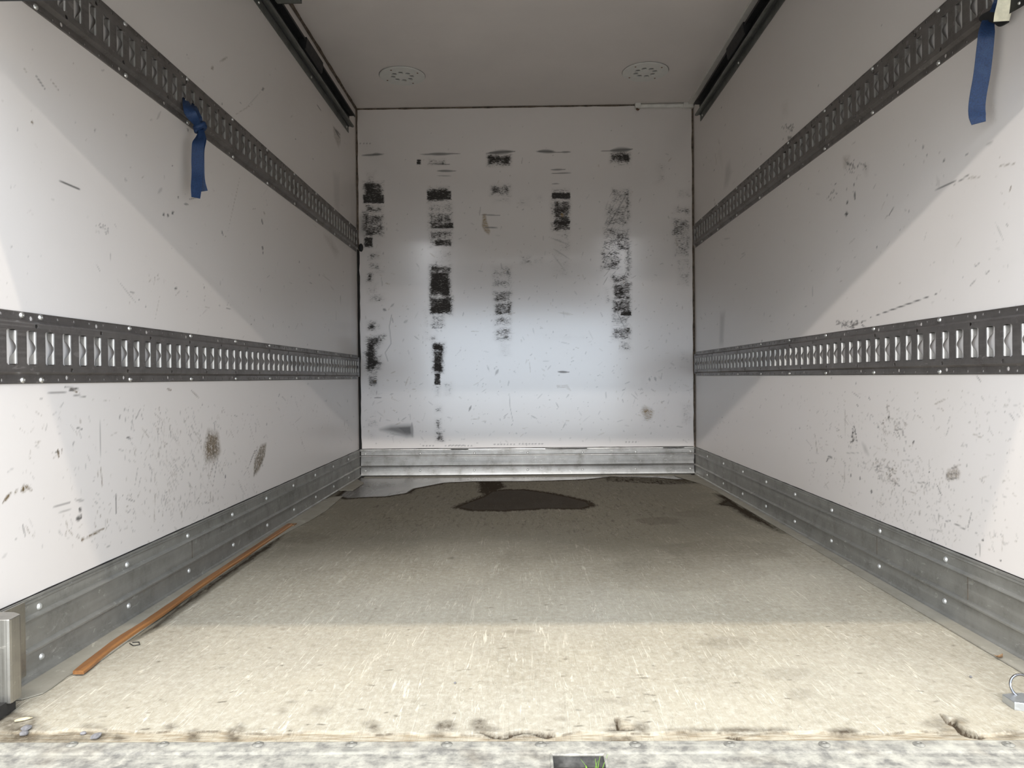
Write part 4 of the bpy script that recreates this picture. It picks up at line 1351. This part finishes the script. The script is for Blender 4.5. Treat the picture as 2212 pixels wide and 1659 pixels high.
s2 = empty('pull_strap', tuple(rw_(2146, 45, .03)))
tag(s2, 'blue webbing strap hanging from a black buckle on the upper right rail', 'strap')
rb(s2, [rw_(2134, 44, .026), rw_(2131, 70, .032), rw_(2127, 110, .034), rw_(2121, 160, .036), rw_(2113, 205, .036), rw_(2110, 232, .036), rw_(2111, 250, .036), rw_(2114, 266, .034)], [(.88, -.35, 0), (.9, -.3, 0), (.88, -.35, 0), (.86, -.34, -.30)], [.020, .0275, .0285, .0285, .0285, .0285, .0285, .024], .002, 'strap_tail', M_WEB)
rb(s2, [rw_(2166, -26, .016), rw_(2158, 0, .020), rw_(2150, 26, .026)], [(.85, -.4, 0), (.85, -.4, 0)], [.016, .016, .018], .002, 'strap_upper', M_WEB)
rb(s2, [rw_(2178, -30, .027), rw_(2172, 4, .029), rw_(2166, 30, .031), rw_(2163, 46, .031)], [(.88, -.42, 0), (.86, -.4, .1)], [.027, .026, .0265, .025], .0012, 'care_tag', M_TAG)
bk = MB()
o2 = s2.location
b_out = [(2114, 42), (2116, 36), (2122, 31), (2142, 20), (2150, 14), (2158, 30), (2162, 46), (2150, 52), (2140, 48), (2128, 46), (2118, 47)]
bk.loft([[rw_(x, y_, .017) - o2 for x, y_ in b_out], [rw_(x, y_, .026) - o2 for x, y_ in b_out]])
bk.obj('buckle', M_BLACK, s2)
rb(s2, [rw_(2150, 46, .022), rw_(2162, 50, .020), rw_(2178, 46, .018)], [(0, -.4, 1), (0, -.4, 1)], [.006, .012, .004], .004, 'buckle_tongue', M_BLACK)
sl_out = [(2180, 30), (2181, -14), (2226, -40), (2226, 2), (2205, 16)]
MB().loft([[rw_(x, y_, .014) - o2 for x, y_ in sl_out], [rw_(x, y_, .022) - o2 for x, y_ in sl_out]]).obj('black_sleeve', M_BLACK, s2)
slv = [c for c in s2.children if c.name.startswith('black_sleeve')][0]
MB().lathe([(0, .002), (.002, .0018), (.003, 0)], 10, rw_(2202, 7, .022) - o2, (0, 1, 0), (0, 0, 1), (-1, 0, 0)).obj('sleeve_rivet', M_SCREW, slv)

# ------------------------------------------------------------------ wood strip along the left flange
ws = empty('wood_strip', (-.79, 1.31, 0))
tag(ws, 'long thin varnished brown wood strip lying along the left floor flange', 'wood strip')
cen = [(169, 1461), (250, 1396), (340, 1336), (440, 1264), (530, 1203), (627, 1137)]
pts = [fl(*p) for p in cen]
wb = MB()
rings = []
for i, (x, y_) in enumerate(bez([(p[0], p[1], 0) for p in pts], 4)[k][:2] for k in range(4 * 5 + 1)):
    w = .0098 + .0008 * math.sin(i * 1.7)
    zl = .0036
    zt_ = .0036 + .0068
    rings.append([(x - w + .79, y_ - 1.31, zl), (x + w + .79, y_ - 1.31, zl), (x + w + .79, y_ - 1.31, zt_ - .0022), (x + w - .003 + .79, y_ - 1.31, zt_), (x - w + .002 + .79, y_ - 1.31, zt_), (x - w + .79, y_ - 1.31, zt_ - .001)])
wb.loft(rings)
wb.obj('strip_body', M_STRIP, ws, smooth=30)
MB().box((rings[-1][0][0] - .004, rings[-1][0][1] - .01, .0036), (rings[-1][1][0] + .006, rings[-1][0][1] + .025, .0062)).obj('split_end', M_LEAF, ws)

# ------------------------------------------------------------------ steel stop block at the rear left corner
sb_ = empty('steel_stop_block', (XL, 1.16, 0))
tag(sb_, 'brushed steel stop block fixed to the left kick plate at the rear edge', 'stop block')
ox, oy = XL, 1.16
c1, c2, c3, c4, c5 = at(14, 1339, 2, .155), at(23, 1338, 2, .155), at(46, 1326, 2, .155), at(32, 1322, 2, .155), at(0, 1322, 2, .155)
prof = [(XL + .002, c1.y), (c1.x, c1.y), (c1.x + .004, c1.y + .0005), (c2.x, c2.y + .002), (c3.x, c3.y - .004), (c3.x - .0015, c3.y), (c4.x, c4.y), (XL + .002, c4.y + .004)]
zb0, zb1 = .022, .155
blk = MB().loft([[(x - ox, y_ - oy, z) for x, y_ in prof] for z in (zb0, zb1 - .001)])
ins = [((x - ox) * .992, (y_ - oy) * .96, zb1) for x, y_ in prof]
blk.loft([[(x - ox, y_ - oy, zb1 - .001) for x, y_ in prof], ins])
blk.obj('block_body', M_STEEL, sb_)
q0, q1 = at(50.5, 1300, 0, XL + .008), at(50.5, 1468, 0, XL + .008)
MB().box((.0074, Y0 - oy, .018), (.0110, q0.y - oy, SK - .001)).obj('base_plate', M_STEEL, sb_)
MB().box((.006, -.03, .004), (.06, .012, .024)).obj('gap_shade', M_SEAL_BLK, sb_)  # black box filling the shaded gap under the stop block

# ------------------------------------------------------------------ padlock at the rear right corner
pk = empty('padlock', (.80, 1.19, 0))
tag(pk, 'silver padlock with chrome shackle lying on the floor at the rear right', 'padlock')
A, B_, D_ = at(2165, 1499.5, 2, .0125), at(2191.6, 1517, 2, .0125), at(2178, 1498, 2, .0125)
bb = [(A.x, A.y), (B_.x, B_.y), (B_.x + .026, B_.y - .010), (B_.x + .040, B_.y + .004), (B_.x + .036, A.y + .006), (A.x + .016, A.y + .004)]
o3 = pk.location


def ring_of(pts, z, sc=1.0):
    cx = sum(p[0] for p in pts) / len(pts)
    cy = sum(p[1] for p in pts) / len(pts)
    return [(cx + (p[0] - cx) * sc - o3.x, cy + (p[1] - cy) * sc - o3.y, z) for p in pts]


MB().loft([ring_of(bb, .0004), ring_of(bb, .0114), ring_of(bb, .0126, .965)]).obj('lock_body', M_LOCK, pk)
shk = []
base = Vector((A.x + .033 - o3.x, A.y - .002 - o3.y, .010))
for i in range(25):
    q = math.pi * 2 * i / 24
    shk.append(base + Vector((.0185 * math.cos(q), .006 * math.sin(q) + .004, .0145 + .0165 * math.sin(q))))
MB().tube(shk[:-1], .0020, 10, True).obj('shackle', M_CHROME, pk, smooth=60)

# ------------------------------------------------------------------ litter on the floor
def pebble(px, py, r, lab, mat=M_PEB, flat=.55, z=0.0):
    p = at(px, py, 2, z)
    b = MB()
    rows = []
    seed = random.random() * 9
    for i in range(1, 5):
        th = math.pi * i / 5
        rows.append([(r * math.sin(th) * math.cos(q) * (1 + .18 * math.sin(3 * q + seed + i)), r * .8 * math.sin(th) * math.sin(q) * (1 + .15 * math.cos(2 * q + seed)), r * flat * (1 - math.cos(th)) * 1.0) for q in [2 * math.pi * k / 10 for k in range(10)]])
    b.loft(rows)
    o = b.obj('pebble' if mat is M_PEB else 'wood_chip', mat, None, 50, (p.x, p.y, z))
    o.rotation_euler = (0, 0, random.uniform(0, 3))
    return o


tag(pebble(57, 1577, .0085, '', flat=.4), 'grey pebble beside its twin near the bottom left corner of the floor', 'pebble', 'pebbles on the floor')
tag(pebble(52, 1588, .0078, '', flat=.4, z=-.003), 'grey pebble in front of its twin near the bottom left corner', 'pebble', 'pebbles on the floor')
tag(pebble(180, 1587, .0045, '', z=-.003), 'small pale pebble on the rear floor edge, left of the grey stone flake', 'pebble', 'pebbles on the floor')
tag(pebble(207, 1594, .0100, '', flat=.28, z=-.003), 'flat grey stone flake on the rear floor edge at the left', 'pebble', 'pebbles on the floor')
tag(pebble(2097, 1464, .0032, ''), 'tiny dark pebble on the floor beyond the padlock', 'pebble', 'pebbles on the floor')
tag(pebble(983, 1477, .0030, ''), 'tiny dark pebble in the middle of the lit floor', 'pebble', 'pebbles on the floor')
o = pebble(49, 1557, .012, '', M_CHIP, .22)
o.scale = (1, .5, 1)
o.rotation_euler = (0, 0, .5)
tag(o, 'pale wood chip on the floor below the steel stop block', 'wood chip')

# dead leaf on the right flange
p = at(2158, 1421, 2, .0036)
lf_ = MB()
for a, r, tilt in ((.4, .010, .5), (2.2, .009, .3), (3.9, .010, .6), (5.2, .007, .9)):
    d = Vector((math.cos(a), math.sin(a), 0))
    n_ = Vector((-d.y, d.x, 0))
    rows = []
    for k in range(5):
        t = k / 4
        c = d * (r * t) + Vector((0, 0, .0006 + r * tilt * t * t))
        w = .0042 * math.sin(math.pi * min(.95, t + .12))
        rows.append([c - n_ * w + Vector((0, 0, .0012 * (1 - t))), c, c + n_ * w + Vector((0, 0, .0012))])
    lf_.loft(rows, closed=False)
tag(lf_.obj('dead_leaf', M_LEAF, None, None, (p.x, p.y, .0036)), 'crumpled brown dead leaf on the right floor flange', 'leaf')

# wire bit beside the wood strip
wpts = [fl(*q) for q in ((280, 1391), (288, 1396), (302, 1394), (300, 1388), (286, 1389))]
wo = MB().tube([(x - wpts[0][0], y_ - wpts[0][1], .0012) for x, y_ in wpts], .0009, 6).obj('wire_loop', M_SEAL_BLK, None, 60, (wpts[0][0], wpts[0][1], 0))
tag(wo, 'thin dark wire loop on the floor beside the wood strip', 'wire')

# grass tuft in the sill slot
gx = at(1286, 1650, 2, -.02).x
gr = empty('grass_tuft', (gx, 1.0275, zb))
tag(gr, 'small green grass tuft sprouting in the slot of the rear sill', 'grass')
for dx, dy, h, lean, w in ((-.001, 0, .052, .006, .0010), (.003, 0, .055, .013, .0010), (-.002, .002, .047, -.020, .0010), (-.012, -.002, .040, -.003, .0034), (.002, -.002, .050, -.004, .0011), (-.008, 0, .046, .010, .0009)):
    rows = []
    for k in range(6):
        t = k / 5
        c = Vector((dx + lean * t * t, dy, h * t))
        ww = w * (1 - t * .85)
        rows.append([c + Vector((-ww, 0, 0)), c + Vector((0, -ww * .5, 0)), c + Vector((ww, 0, 0)), c + Vector((0, ww * .5, 0))])
    MB().loft(rows).obj('blade', M_GRASS, gr, smooth=60)
